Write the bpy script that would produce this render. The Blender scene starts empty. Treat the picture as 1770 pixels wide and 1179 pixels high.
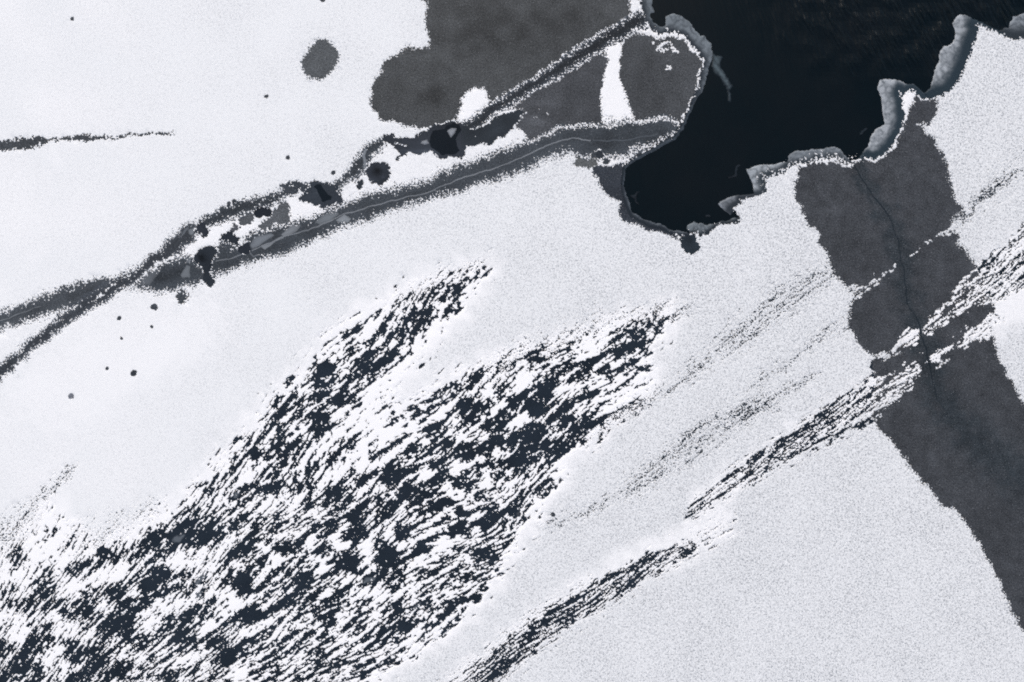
import bpy, math
import numpy as np

# ------------------------------------------------------------------ camera, sky, sun, exposure
sc = bpy.context.scene
M = 0.1                                   # the site plan below is in decimetres; 1 unit = 0.1 m
PLAN_W, PLAN_H = 1770.0, 1179.0
ALT = 120.0
cam_d = bpy.data.cameras.new('drone_camera')
cam = bpy.data.objects.new('drone_camera', cam_d)
sc.collection.objects.link(cam)
cam.location = (0, 0, ALT)
cam.rotation_euler = (0, 0, 0)
cam_d.sensor_width = 36.0
cam_d.lens = 36.0 * ALT / (PLAN_W * M)
cam_d.clip_start = 1.0
cam_d.clip_end = 12000.0
sc.camera = cam

SUN_EL, SUN_AZ = math.radians(48), math.radians(345)
world = bpy.data.worlds.new('World')
sc.world = world
world.use_nodes = True
wn = world.node_tree
bg = wn.nodes['Background']
sky = wn.nodes.new('ShaderNodeTexSky')
sky.sky_type = 'NISHITA'
sky.sun_disc = False
sky.sun_elevation = SUN_EL
sky.sun_rotation = SUN_AZ
sky.air_density = 0.9
sky.dust_density = 4.2
sky.ozone_density = 0.8
wn.links.new(sky.outputs[0], bg.inputs[0])
bg.inputs[1].default_value = 0.10

sun_d = bpy.data.lights.new('sun', 'SUN')
sun_d.energy = 1.2
sun_d.angle = math.radians(35)
sun_d.color = (1.0, 0.99, 0.945)
sun = bpy.data.objects.new('sun', sun_d)
sc.collection.objects.link(sun)
# Nishita: rotation 0 = +Y, clockwise seen from above
sdir = (math.sin(SUN_AZ) * math.cos(SUN_EL), math.cos(SUN_AZ) * math.cos(SUN_EL), math.sin(SUN_EL))
from mathutils import Vector
sun.rotation_euler = Vector(sdir).to_track_quat('Z', 'Y').to_euler()
sun.location = (sdir[0] * 300, sdir[1] * 300, sdir[2] * 300)

vs = sc.view_settings
vs.view_transform = 'Standard'
vs.look = 'None'
vs.exposure = 0.41
vs.gamma = 1.0
vs.use_curve_mapping = False
sc.cycles.use_denoising = False
sc.cycles.max_bounces = 4
sc.cycles.filter_width = 2.0

# ------------------------------------------------------------------ helpers: grid, noise, distance fields
C = 1.0
X0, X1, Y0, Y1 = -160.0, 1930.0, -140.0, 1320.0
NX = int(round((X1 - X0) / C)) // 16 * 16 + 1
NY = int(round((Y1 - Y0) / C)) // 16 * 16 + 1
gx = (X0 + C * np.arange(NX)).astype(np.float32)
gy = (Y0 + C * np.arange(NY)).astype(np.float32)
PX, PY = np.meshgrid(gx, gy)
f32 = np.float32
rng = np.random.RandomState(7)
_perm = rng.permutation(4096).astype(np.int32)
_ga = rng.rand(4096) * 2 * np.pi
_gx, _gy = np.cos(_ga).astype(f32), np.sin(_ga).astype(f32)


def noise(u, v, seed=0):
    """gradient noise with about unit deviation"""
    u = u.astype(f32) + f32(seed * 17.31)
    v = v.astype(f32) + f32(seed * 9.77)
    iu, iv = np.floor(u), np.floor(v)
    fu, fv = u - iu, v - iv
    iu, iv = iu.astype(np.int32), iv.astype(np.int32)
    su = fu * fu * fu * (fu * (fu * 6 - 15) + 10)
    sv = fv * fv * fv * (fv * (fv * 6 - 15) + 10)
    p0, p1 = _perm[(iu + seed * 131) & 4095], _perm[(iu + 1 + seed * 131) & 4095]

    def g(p, j, a, b):
        h = _perm[(p + j) & 4095]
        return _gx[h] * a + _gy[h] * b
    n00, n10 = g(p0, iv, fu, fv), g(p1, iv, fu - 1, fv)
    n01, n11 = g(p0, iv + 1, fu, fv - 1), g(p1, iv + 1, fu - 1, fv - 1)
    a = n00 + su * (n10 - n00)
    b = n01 + su * (n11 - n01)
    return (a + sv * (b - a)) * f32(3.9)


def smooth(a, b, x):
    t = np.clip((x - a) / (b - a), 0, 1)
    return t * t * (3 - 2 * t)


def lin(r, g, b):
    f = lambda c: (c / 255 / 12.92) if c < 10.3 else ((c / 255 + 0.055) / 1.055) ** 2.4
    return np.array([f(r), f(g), f(b)], dtype=f32)


NF = (noise(PX / 3.1, PY / 3.1, 1) + 0.55 * noise(PX / 7.0, PY / 7.0, 2)) / f32(1.1)
NFF = noise(PX / 2.3, PY / 2.3, 9) * 0.85 + NF * 0.35
WX = noise(PX / 22, PY / 22, 3) * 2.0 + noise(PX / 8, PY / 8, 4) * 0.8
WY = noise(PX / 22, PY / 22, 5) * 2.0 + noise(PX / 8, PY / 8, 6) * 0.8
BIG = noise(PX / 90, PY / 90, 7)
MID = noise(PX / 30, PY / 30, 8)


def win(x0, x1, y0, y1):
    j0 = int(np.clip((x0 - X0) // C, 0, NX - 2)); j1 = int(np.clip((x1 - X0) // C + 2, j0 + 2, NX))
    i0 = int(np.clip((y0 - Y0) // C, 0, NY - 2)); i1 = int(np.clip((y1 - Y0) // C + 2, i0 + 2, NY))
    return (slice(i0, i1), slice(j0, j1))


def sdf_poly(pts, mg=40, warp=1.0):
    """window and signed distance (positive inside) of a closed outline"""
    p = np.array(pts, dtype=f32)
    sl = win(p[:, 0].min() - mg, p[:, 0].max() + mg, p[:, 1].min() - mg, p[:, 1].max() + mg)
    x = PX[sl] + WX[sl] * f32(warp)
    y = PY[sl] + WY[sl] * f32(warp)
    d2 = np.full(x.shape, 1e9, f32)
    ins = np.zeros(x.shape, bool)
    n = len(p)
    for k in range(n):
        ax, ay = p[k]; bx, by = p[(k + 1) % n]
        ex, ey = bx - ax, by - ay
        L = ex * ex + ey * ey
        if L < 1e-6:
            continue
        t = np.clip(((x - ax) * ex + (y - ay) * ey) / L, 0, 1)
        d2 = np.minimum(d2, (x - ax - t * ex) ** 2 + (y - ay - t * ey) ** 2)
        if ey != 0:
            c = ((ay > y) != (by > y)) & (x < (y - ay) * (ex / ey) + ax)
            ins ^= c
    d = np.sqrt(d2)
    return sl, np.where(ins, d, -d)


def sdf_line(pts, mg=30, warp=0.5):
    """window, signed distance (radius minus distance), relative position r = dist/radius, side sign"""
    p = np.array(pts, dtype=f32)
    mr = p[:, 2].max()
    sl = win(p[:, 0].min() - mg - mr, p[:, 0].max() + mg + mr, p[:, 1].min() - mg - mr, p[:, 1].max() + mg + mr)
    x = PX[sl] + WX[sl] * f32(warp)
    y = PY[sl] + WY[sl] * f32(warp)
    best = np.full(x.shape, -1e9, f32)
    rad = np.ones(x.shape, f32)
    side = np.zeros(x.shape, f32)
    for k in range(len(p) - 1):
        ax, ay, ar = p[k]; bx, by, br = p[k + 1]
        ex, ey = bx - ax, by - ay
        L = max(ex * ex + ey * ey, 1e-6)
        t = np.clip(((x - ax) * ex + (y - ay) * ey) / L, 0, 1)
        d = np.sqrt((x - ax - t * ex) ** 2 + (y - ay - t * ey) ** 2)
        r = ar + t * (br - ar)
        s = r - d
        up = s > best
        best = np.where(up, s, best)
        rad = np.where(up, r, rad)
        side = np.where(up, np.sign(ex * (y - ay) - ey * (x - ax)), side)
    return sl, best, 1 - best / rad, side


def ell(cx, cy, rx, ry, ang=0, n=18):
    a = math.radians(ang)
    out = []
    for k in range(n):
        t = 2 * math.pi * k / n
        u, v = rx * math.cos(t), ry * math.sin(t)
        out.append((cx + u * math.cos(a) + v * math.sin(a), cy - u * math.sin(a) + v * math.cos(a)))
    return out


def Z(x0, y0, w, pts):
    """points measured on an enlarged survey sheet that starts at x0,y0 and is w plan units wide"""
    k = w / 1768.0
    return [(x0 + a * k, y0 + b * k) for a, b in pts]


# ------------------------------------------------------------------ helper: sheet mesh from a field
def sheet(name, S, sl, zf, attrs, blk, material, keep=None, smooth_shade=True):
    """surface where S>0 inside window sl; zf = height array; attrs = dict of per-node arrays; keep = cell mask"""
    ny, nx = S.shape
    ins = S > 0
    cs = ins[:-1, :-1].astype(np.int8) + ins[1:, :-1] + ins[:-1, 1:] + ins[1:, 1:]
    if keep is not None:
        cs = np.where(keep, cs, 0)
    full = cs == 4
    mixed = (cs > 0) & (cs < 4)
    faces4 = []
    if blk > 1:
        b = blk
        my, mx = (ny - 1) // b, (nx - 1) // b
        fb = full[:my * b, :mx * b].reshape(my, b, mx, b).all(axis=(1, 3))
        bi, bj = np.nonzero(fb)
        a0 = bi * b * nx + bj * b
        faces4.append(np.stack([a0, a0 + b * nx, a0 + b * nx + b, a0 + b], 1))
        hit = np.repeat(np.repeat(fb, b, 0), b, 1)
        full = full.copy()
        full[:my * b, :mx * b] &= ~hit
    fi, fj = np.nonzero(full)
    a0 = fi * nx + fj
    faces4.append(np.stack([a0, a0 + nx, a0 + nx + 1, a0 + 1], 1))
    Sf = S.ravel()
    mi, mj = np.nonzero(mixed)
    a = mi * nx + mj
    d = a + nx
    T = np.concatenate([np.stack([a, d, d + 1], 1), np.stack([a, d + 1, a + 1], 1)])
    val = Sf[T] > 0
    cnt = val.sum(1)

    def rot(t, k):
        return np.where((k == 0)[:, None], t, np.where((k == 1)[:, None], t[:, [1, 2, 0]], t[:, [2, 0, 1]]))
    BASE = nx * ny

    def ekey(p, q):
        lo, hi = np.minimum(p, q), np.maximum(p, q)
        df = hi - lo
        ty = np.where(df == 1, 0, np.where(df == nx, 1, 2))
        return BASE + lo * 3 + ty
    faces3 = [T[cnt == 3]]
    m1 = cnt == 1
    t1 = rot(T[m1], np.argmax(val[m1], 1))
    faces3.append(np.stack([t1[:, 0], ekey(t1[:, 0], t1[:, 1]), ekey(t1[:, 0], t1[:, 2])], 1))
    m2 = cnt == 2
    t2 = rot(T[m2], np.argmin(val[m2], 1))
    faces4.append(np.stack([t2[:, 1], t2[:, 2], ekey(t2[:, 0], t2[:, 2]), ekey(t2[:, 0], t2[:, 1])], 1))
    F3, F4 = np.concatenate(faces3), np.concatenate(faces4)
    if len(F3) + len(F4) == 0:
        return None
    keys, inv = np.unique(np.concatenate([F3.ravel(), F4.ravel()]), return_inverse=True)
    isn = keys < BASE
    n0 = np.where(isn, keys, (keys - BASE) // 3)
    ty = (keys - BASE) % 3
    n1 = np.where(isn, keys, n0 + np.where(ty == 0, 1, np.where(ty == 1, nx, nx + 1)))
    n1 = np.minimum(n1, BASE - 1)
    v0, v1 = Sf[n0], Sf[n1]
    dv = v0 - v1
    t = np.where(isn | (np.abs(dv) < 1e-9), 0, v0 / np.where(np.abs(dv) < 1e-9, 1, dv)).astype(f32)
    lp = lambda A: A[n0] + (A[n1] - A[n0]) * (t if A.ndim == 1 else t[:, None])
    x = lp(PX[sl].ravel()); y = lp(PY[sl].ravel())
    zz = np.where(isn, zf.ravel()[n0], lp(zf.ravel()) if keep is None else lp(zf.ravel()))
    co = np.stack([(x - PLAN_W / 2) * M, (PLAN_H / 2 - y) * M, zz], 1).astype(f32)
    me = bpy.data.meshes.new(name)
    me.vertices.add(len(co))
    me.vertices.foreach_set('co', co.ravel())
    me.loops.add(len(inv))
    me.loops.foreach_set('vertex_index', inv.astype(np.int32).ravel())
    n3, n4 = len(F3), len(F4)
    me.polygons.add(n3 + n4)
    st = np.concatenate([np.arange(n3) * 3, n3 * 3 + np.arange(n4) * 4]).astype(np.int32)
    me.polygons.foreach_set('loop_start', st)
    if smooth_shade:
        me.polygons.foreach_set('use_smooth', np.ones(n3 + n4, bool))
    for an, arr in attrs.items():
        if arr.ndim == 3:
            at = me.attributes.new(an, 'FLOAT_COLOR', 'POINT')
            c = lp(arr.reshape(-1, 3))
            at.data.foreach_set('color', np.concatenate([c, np.ones((len(c), 1), f32)], 1).astype(f32).ravel())
        else:
            at = me.attributes.new(an, 'FLOAT', 'POINT')
            at.data.foreach_set('value', lp(arr.ravel()).astype(f32))
    me.update(calc_edges=True)
    me.materials.append(material)
    o = bpy.data.objects.new(name, me)
    sc.collection.objects.link(o)
    return o


def tag(o, label, cat, group=None, kind=None):
    o['label'] = label
    if cat: o['category'] = cat
    if group: o['group'] = group
    if kind: o['kind'] = kind
    return o


# ------------------------------------------------------------------ materials
def new_mat(name):
    m = bpy.data.materials.new(name)
    m.use_nodes = True
    nt = m.node_tree
    return m, nt, nt.nodes['Principled BSDF']


def N(nt, typ, **kw):
    n = nt.nodes.new(typ)
    for k, v in kw.items():
        if k in ('operation', 'data_type', 'blend_type', 'attribute_name', 'noise_dimensions', 'clamp'):
            setattr(n, k, v)
        else:
            n.inputs[k].default_value = v
    return n


def obj_noise(nt, scale, detail, rough=0.6, sx=1, sy=1, rot=0):
    tc = N(nt, 'ShaderNodeNewGeometry')
    mp = N(nt, 'ShaderNodeMapping')
    mp.vector_type = 'TEXTURE'
    mp.inputs['Scale'].default_value = (sx, sy, 1)
    mp.inputs['Rotation'].default_value = (0, 0, rot)
    nt.links.new(tc.outputs['Position'], mp.inputs['Vector'])
    n = N(nt, 'ShaderNodeTexNoise', Scale=scale, Detail=detail, Roughness=rough)
    nt.links.new(mp.outputs[0], n.inputs['Vector'])
    return n


def mathn(nt, op, a, b=None, c=None, clamp=False):
    n = nt.nodes.new('ShaderNodeMath')
    n.operation = op
    n.use_clamp = clamp
    for k, s in enumerate((a, b, c)):
        if s is None: continue
        if isinstance(s, (int, float)): n.inputs[k].default_value = s
        else: nt.links.new(s, n.inputs[k])
    return n.outputs[0]


def mixc(nt, fac, a, b):
    n = nt.nodes.new('ShaderNodeMix')
    n.data_type = 'RGBA'
    for s, k in ((fac, 0), (a, 6), (b, 7)):
        if isinstance(s, (int, float)): n.inputs[k].default_value = s
        elif isinstance(s, tuple): n.inputs[k].default_value = (*s, 1)
        else: nt.links.new(s, n.inputs[k])
    return n.outputs[2]


def remap(nt, v, a, b, c, d):
    n = nt.nodes.new('ShaderNodeMapRange')
    nt.links.new(v, n.inputs[0])
    for k, s in enumerate((a, b, c, d)): n.inputs[k + 1].default_value = s
    return n.outputs[0]


def snow_material():
    m, nt, b = new_mat('snow')
    dr = N(nt, 'ShaderNodeAttribute', attribute_name='drift')
    fr = N(nt, 'ShaderNodeAttribute', attribute_name='frost')
    grain = obj_noise(nt, 4.2, 2, 0.75)
    pore = obj_noise(nt, 4.2, 0, 0.5)
    soft = obj_noise(nt, 0.05, 5, 0.6)
    g = remap(nt, grain.outputs[0], 0.40, 0.62, 0, 1)
    pr = remap(nt, pore.outputs[0], 0.64, 0.74, 0, 1)
    # grain of the frost crust, darker where the frost value is higher
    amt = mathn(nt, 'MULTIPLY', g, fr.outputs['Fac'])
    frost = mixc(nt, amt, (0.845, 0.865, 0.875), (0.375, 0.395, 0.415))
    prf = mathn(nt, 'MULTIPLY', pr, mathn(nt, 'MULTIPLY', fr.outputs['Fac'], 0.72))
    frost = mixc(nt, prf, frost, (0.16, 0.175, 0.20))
    sf = remap(nt, soft.outputs[0], 0.3, 0.7, -0.06, 0.06)
    dm = mathn(nt, 'ADD', dr.outputs['Fac'], sf, clamp=True)
    col = mixc(nt, dm, frost, (0.93, 0.935, 0.94))
    nt.links.new(col, b.inputs['Base Color'])
    b.inputs['Roughness'].default_value = 0.75
    b.inputs['Specular IOR Level'].default_value = 0.15
    bp = N(nt, 'ShaderNodeBump', Strength=0.12, Distance=0.02)
    nt.links.new(grain.outputs[0], bp.inputs['Height'])
    nt.links.new(bp.outputs[0], b.inputs['Normal'])
    return m


def ice_material(name, grain_amt=0.35, fleck=0.15, spec=0.06, rough=0.45, clouds=0.07):
    m, nt, b = new_mat(name)
    ca = N(nt, 'ShaderNodeAttribute', attribute_name='col')
    gn = obj_noise(nt, 4.2, 3, 0.8)
    cl = obj_noise(nt, 0.35, 5, 0.65)
    fk = obj_noise(nt, 5.0, 1, 0.5)
    g = remap(nt, gn.outputs[0], 0.3, 0.7, 1 - grain_amt, 1 + grain_amt)
    c = remap(nt, cl.outputs[0], 0.3, 0.7, 1 - clouds, 1 + clouds)
    f = mathn(nt, 'MULTIPLY', g, c)
    mul = N(nt, 'ShaderNodeVectorMath', operation='SCALE')
    nt.links.new(ca.outputs['Color'], mul.inputs[0])
    nt.links.new(f, mul.inputs['Scale'])
    fl = mathn(nt, 'MULTIPLY', remap(nt, fk.outputs[0], 0.64, 0.80, 0, 1), fleck)
    col = mixc(nt, fl, mul.outputs[0], (0.55, 0.58, 0.62))
    nt.links.new(col, b.inputs['Base Color'])
    b.inputs['Roughness'].default_value = rough
    b.inputs['Specular IOR Level'].default_value = spec
    bp = N(nt, 'ShaderNodeBump', Strength=0.2, Distance=0.02)
    nt.links.new(gn.outputs[0], bp.inputs['Height'])
    nt.links.new(bp.outputs[0], b.inputs['Normal'])
    return m


def water_material():
    m, nt, b = new_mat('lake_water')
    cl = obj_noise(nt, 0.06, 4, 0.6)
    col = mixc(nt, remap(nt, cl.outputs[0], 0.35, 0.65, 0, 1), (0.0014, 0.0054, 0.0080), (0.0034, 0.0066, 0.0090))
    nt.links.new(col, b.inputs['Base Color'])
    b.inputs['Roughness'].default_value = 0.14
    b.inputs['Specular IOR Level'].default_value = 0.22
    b.inputs['IOR'].default_value = 1.33
    rp = N(nt, 'ShaderNodeAttribute', attribute_name='ripple')
    bp = N(nt, 'ShaderNodeBump', Distance=0.5)
    n = obj_noise(nt, 1.9, 2, 0.5, sx=6.0, sy=1.0, rot=math.radians(-66))
    h = mathn(nt, 'MULTIPLY', n.outputs[0], rp.outputs['Fac'])
    nt.links.new(h, bp.inputs['Height'])
    bp.inputs['Strength'].default_value = 1.0
    nt.links.new(bp.outputs[0], b.inputs['Normal'])
    return m


SNOW = snow_material()
ICE = ice_material('bare_ice', 0.75, 0.30, clouds=0.13)
DARK = ice_material('wet_dark_ice', 0.22, 0.03, 0.04, 0.3)
LEAD = ice_material('refrozen_ice', 0.60, 0.30)
SLUSH = ice_material('slush_ice', 0.08, 0.02, 0.08, 0.4)
BLACK = ice_material('black_ice', 0.15, 0.02, 0.04, 0.3)
WATER = water_material()

# ------------------------------------------------------------------ survey outlines (plan units)
water_edge = [(1105, -170), (1105, 0), (1111, 20), (1113, 34), (1120, 44), (1129, 54), (1137, 60), (1150, 57), (1162, 55), (1177, 60),
    (1187, 69), (1202, 86), (1216, 104), (1215, 113), (1209, 126), (1207, 141), (1205, 150), (1200, 164), (1193, 179), (1182, 203),
    (1176, 216), (1165, 232), (1144, 245), (1111, 263), (1088, 276), (1078, 286), (1075, 301), (1072, 315), (1075, 336), (1080, 352),
    (1083, 362), (1090, 374), (1104, 383), (1123, 391), (1142, 396), (1158, 403), (1175, 408), (1190, 407),
    (1198, 406), (1211, 410), (1228, 403), (1239, 394), (1247, 389), (1260, 387), (1271, 387), (1279, 382), (1278, 376),
    (1273, 369), (1265, 361), (1274, 356), (1280, 352), (1281, 345), (1297, 344), (1307, 340), (1317, 337), (1324, 330), (1325, 316),
    (1321, 309), (1342, 304), (1358, 296), (1367, 286), (1381, 282), (1396, 285), (1411, 277), (1432, 273), (1447, 275), (1462, 283),
    (1468, 286), (1476, 279), (1491, 274), (1511, 275), (1526, 269), (1541, 255), (1552, 236), (1559, 226), (1559, 213), (1563, 203),
    (1561, 186), (1559, 169), (1556, 159), (1563, 164), (1574, 156), (1582, 162), (1592, 170), (1603, 173), (1613, 169), (1628, 166),
    (1641, 160), (1650, 147), (1664, 127), (1676, 97), (1686, 66), (1693, 48), (1690, 43), (1707, 49), (1722, 57), (1743, 67),
    (1753, 69), (1770, 67), (1940, 52), (1940, -170)]

patch_a = Z(450, 0, 450, [(1105, 0), (1140, 60), (1128, 130), (1135, 200), (1160, 270), (1150, 300), (1105, 325), (1030, 328), (960, 345),
    (900, 375), (850, 420), (825, 480), (785, 530), (765, 580), (748, 640), (750, 700), (775, 750), (810, 790), (870, 830), (950, 850),
    (1020, 862), (1090, 880), (1160, 862), (1280, 832), (1345, 822), (1352, 780), (1365, 680), (1400, 640), (1440, 590), (1480, 600), (1510, 600),
    (1540, 650), (1562, 690), (1700, 610)]) + Z(900, 0, 450, [(0, 575), (150, 470), (400, 310), (560, 215), (700, 145), (748, 105), (748, 0)]) + [(1092, -170), (720, -170)]
patch_oval = Z(450, 0, 450, [(290, 380), (330, 320), (390, 270), (440, 262), (490, 290), (520, 335), (543, 360), (538, 400), (510, 445),
    (480, 500), (440, 530), (400, 545), (345, 540), (310, 500), (285, 460), (278, 430)])
patch_b = Z(860, 150, 180, [(200, 370), (300, 290), (520, 140), (720, 10)]) + Z(900, 0, 450, [(200, 555), (300, 500), (430, 400), (545, 345),
    (590, 375), (600, 400), (580, 480), (570, 560), (545, 640), (550, 720), (550, 780), (560, 835), (480, 840), (370, 845), (280, 870),
    (180, 925), (60, 950), (30, 915)]) + Z(860, 150, 180, [(400, 760), (340, 700), (370, 620), (430, 500), (440, 430), (400, 370), (320, 350)])
patch_c = Z(900, 0, 450, [(700, 270), (740, 232), (800, 214), (860, 238), (940, 262), (1010, 238), (1080, 258), (1130, 298), (1190, 370),
    (1240, 410), (1230, 450), (1205, 500), (1200, 570), (1190, 640), (1150, 720), (1110, 790), (1090, 830), (1040, 805), (980, 795),
    (900, 800), (790, 820), (770, 800), (745, 720), (700, 640), (670, 530), (685, 450), (670, 390), (690, 320)])
patch_d = Z(960, 200, 180, [(340, 690), (500, 725), (640, 690), (740, 740), (720, 800), (640, 870), (560, 930), (440, 890), (330, 810)])
patch_e = [(1026, 288), (1030, 283), (1048, 287), (1058, 288), (1077, 279), (1090, 285), (1090, 300), (1084, 315), (1086, 340), (1094, 362),
    (1118, 378), (1146, 390), (1170, 404), (1169, 415), (1153, 408), (1141, 401), (1121, 397), (1095, 388), (1080, 379), (1071, 362), (1070, 352), (1058, 345), (1047, 330),
    (1033, 316), (1027, 300)]
patch_r = [(1379, 284), (1377, 313), (1377, 344), (1386, 362), (1396, 385), (1414, 403), (1417, 425), (1429, 438), (1442, 466), (1462, 497),
    (1477, 505), (1472, 528), (1466, 543), (1466, 561), (1478, 579), (1483, 594), (1496, 602), (1513, 617), (1516, 640), (1512, 690),
    (1510, 721), (1521, 747), (1536, 757), (1549, 770), (1564, 795), (1577, 818), (1600, 836), (1613, 856), (1628, 874), (1653, 884),
    (1671, 909), (1692, 935), (1704, 963), (1717, 986), (1730, 1016), (1745, 1049), (1758, 1075), (1770, 1093), (1830, 1200), (1900, 1340), (1960, 1340), (1960, 1000),
    (1870, 800), (1770, 693), (1750, 663), (1740, 645), (1727, 620), (1719, 586), (1712, 573), (1708, 560), (1719, 540), (1713, 525), (1700, 505), (1690, 475),
    (1685, 459), (1679, 448), (1671, 433), (1658, 420), (1656, 405), (1640, 402), (1640, 388), (1651, 375), (1661, 370), (1666, 359),
    (1656, 352), (1648, 334), (1641, 316), (1636, 296), (1635, 280), (1628, 264), (1619, 253), (1613, 243), (1602, 232), (1594, 221), (1586, 217),
    (1606, 214), (1613, 204), (1621, 196), (1623, 186), (1619, 173), (1608, 174), (1596, 172), (1582, 164), (1574, 180), (1568, 200),
    (1562, 213), (1562, 226), (1554, 238), (1543, 257), (1528, 271), (1512, 277), (1490, 277), (1477, 282), (1468, 288), (1455, 281), (1440, 276),
    (1420, 278), (1396, 286)]

lead_1 = [(-170, 585), (0, 540), (81, 507), (163, 481), (195, 481), (201, 490), (185, 505), (170, 515), (156, 523), (95, 541), (27, 562), (-170, 632)]
lead_2 = [(-170, 752), (0, 632), (40, 597), (80, 565), (120, 535), (160, 505), (190, 487), (220, 473), (245, 455), (269, 439), (289, 421), (299, 408),
    (317, 393), (330, 386), (337, 389), (340, 402), (338, 413), (327, 422), (312, 438), (299, 442), (281, 453), (261, 466), (245, 478), (226, 492),
    (203, 507), (180, 524), (140, 545), (100, 572), (60, 604), (20, 640), (0, 657), (-170, 780)]
lead_3 = [(341, 384), (350, 378), (369, 369), (385, 358), (398, 353), (417, 349), (427, 343), (451, 341), (470, 336), (487, 328), (495, 320), (505, 318), (508, 328), (494, 338), (480, 350),
    (468, 356), (449, 357), (436, 366), (411, 375), (390, 382), (370, 390), (361, 394), (350, 395)]
lead_4 = [(226, 493), (245, 479), (261, 466), (285, 452), (301, 446), (318, 443), (332, 446), (350, 455), (366, 448), (373, 437), (377, 424), (385, 417), (402, 424), (415, 424), (420, 416),
    (430, 405), (451, 400), (468, 392), (497, 388), (505, 384), (526, 381), (539, 381), (546, 374), (559, 364), (582, 358), (597, 349),
    (627, 339), (660, 329), (692, 326), (718, 317), (733, 314), (760, 300), (790, 287), (811, 280), (842, 270), (873, 259), (885, 254), (911, 244),
    (931, 237), (962, 220), (982, 215), (1040, 213), (1082, 209), (1097, 208), (1129, 202), (1154, 201), (1170, 206), (1178, 214), (1172, 228), (1147, 245),
    (1113, 263), (1088, 272), (1062, 275), (1046, 275), (1031, 271), (1011, 273), (994, 269), (980, 265), (960, 269), (933, 279), (900, 297),
    (860, 310), (800, 329), (732, 347), (655, 373), (592, 393), (540, 416), (503, 434), (452, 449), (401, 467), (370, 475), (351, 487), (318, 497),
    (280, 506), (254, 501), (229, 499)]
lead_6 = [(572, 322), (576, 318), (589, 305), (602, 295), (611, 281), (621, 263), (631, 251), (646, 243), (659, 241), (666, 246), (668, 253), (661, 256), (654, 260), (647, 270), (645, 276),
    (635, 285), (631, 296), (623, 300), (619, 310), (605, 312), (590, 325), (585, 333), (574, 332)]
blob_m = Z(480, 290, 180, [(340, 480), (480, 385), (560, 330), (560, 270), (660, 230), (720, 265), (870, 270), (930, 310), (1000, 340), (1010, 420),
    (1090, 480), (1110, 540), (1050, 590), (900, 640), (780, 690), (690, 610), (540, 590), (440, 590), (350, 540)])
blob_m_core = Z(480, 290, 180, [(630, 340), (720, 305), (800, 400), (930, 460), (910, 540), (790, 580), (710, 490)])
blob_m_left = Z(480, 290, 180, [(60, 310), (130, 285), (260, 300), (360, 240), (480, 240), (560, 330), (470, 385), (330, 410), (240, 450), (170, 450), (110, 380)])
hole_outer = [(661, 240), (666, 233), (676, 234), (684, 239), (692, 241), (707, 237), (718, 233), (739, 227), (745, 221), (754, 215), (775, 213), (791, 213), (796, 221),
    (808, 221), (808, 247), (802, 257), (802, 266), (797, 273), (791, 274), (781, 271), (764, 275), (753, 270), (743, 263), (720, 264), (714, 264), (703, 264),
    (700, 272), (695, 270), (688, 277), (683, 278), (682, 274), (691, 267), (684, 254), (682, 248), (667, 246)]
hole_core = Z(720, 160, 180, [(225, 740), (300, 650), (400, 645), (480, 610), (520, 570), (640, 540), (720, 570), (740, 640), (705, 720), (670, 820),
    (700, 900), (720, 1000), (650, 1040), (560, 1050), (430, 1050), (330, 1000), (250, 940), (210, 850)])
pocket = [(797, 222), (822, 225), (828, 223), (847, 211), (862, 200), (882, 192), (893, 188), (901, 190), (904, 195), (901, 203), (896, 213), (888, 221),
    (878, 227), (862, 237), (852, 247), (842, 250), (830, 249), (808, 248), (800, 252)]
arm = [(800, 222, 10), (822, 212, 12), (850, 190, 12), (900, 159, 13), (950, 130, 14), (1000, 97, 16), (1050, 66, 17), (1090, 43, 18), (1112, 33, 15)]

bowtie = Z(220, 380, 180, [(1150, 610), (1180, 540), (1260, 480), (1400, 470), (1480, 490), (1500, 560), (1450, 640), (1390, 720), (1400, 800), (1440, 960),
    (1450, 1050), (1400, 1160), (1330, 1140), (1290, 1050), (1310, 920), (1300, 780), (1220, 740), (1160, 680)])
hole_c = Z(370, 330, 180, [(100, 770), (250, 660), (350, 700), (370, 750), (430, 790), (400, 880), (350, 930), (200, 850), (110, 830)])
patch_g2 = Z(370, 330, 180, [(1130, 190), (1220, 180), (1300, 290), (1230, 370), (1320, 410), (1240, 470), (1270, 530), (1000, 570), (880, 600), (800, 655),
    (770, 600), (780, 540), (900, 480), (980, 400), (1010, 330), (1090, 310), (1100, 230)])

spruce = [(-170, 262, 8), (0, 252, 8), (20, 251, 8.5), (50, 247, 8), (76, 244, 6), (80, 243, 1.6), (105, 240, 1.2), (117, 240, 2.6), (140, 239, 4.2), (165, 238, 3),
    (190, 237, 2), (220, 235, 1.2), (250, 233, 0.7), (300, 230, 0.3)]
specks = [(126, 33, 2.2), (461, 166, 2.0), (498, 272, 2.1), (576, 298, 2.2), (267, 531, 4.6), (206, 550, 2.4), (262, 565, 1.3), (209, 584, 1.3),
    (185, 637, 1.4), (231, 645, 3.8), (123, 685, 3.4), (558, -1, 4.0), (396, 351, 2.0), (405, 348, 1.9), (1026, 269, 3.0), (896, 888, 2.6), (957, 889, 2.0)]

# ------------------------------------------------------------------ the snow field: positive where snow lies
S = np.full((NY, NX), 12.0, f32)
T_ = {}                                     # cached distance fields by name


def cut(name, poly, amp, warp=1.0, out=0.0, nz=None):
    sl, d = sdf_poly(poly, 40, warp)
    T_[name] = (sl, d)
    S[sl] = np.minimum(S[sl], -(d + out) + (NF if nz is None else nz)[sl] * f32(amp))


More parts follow.
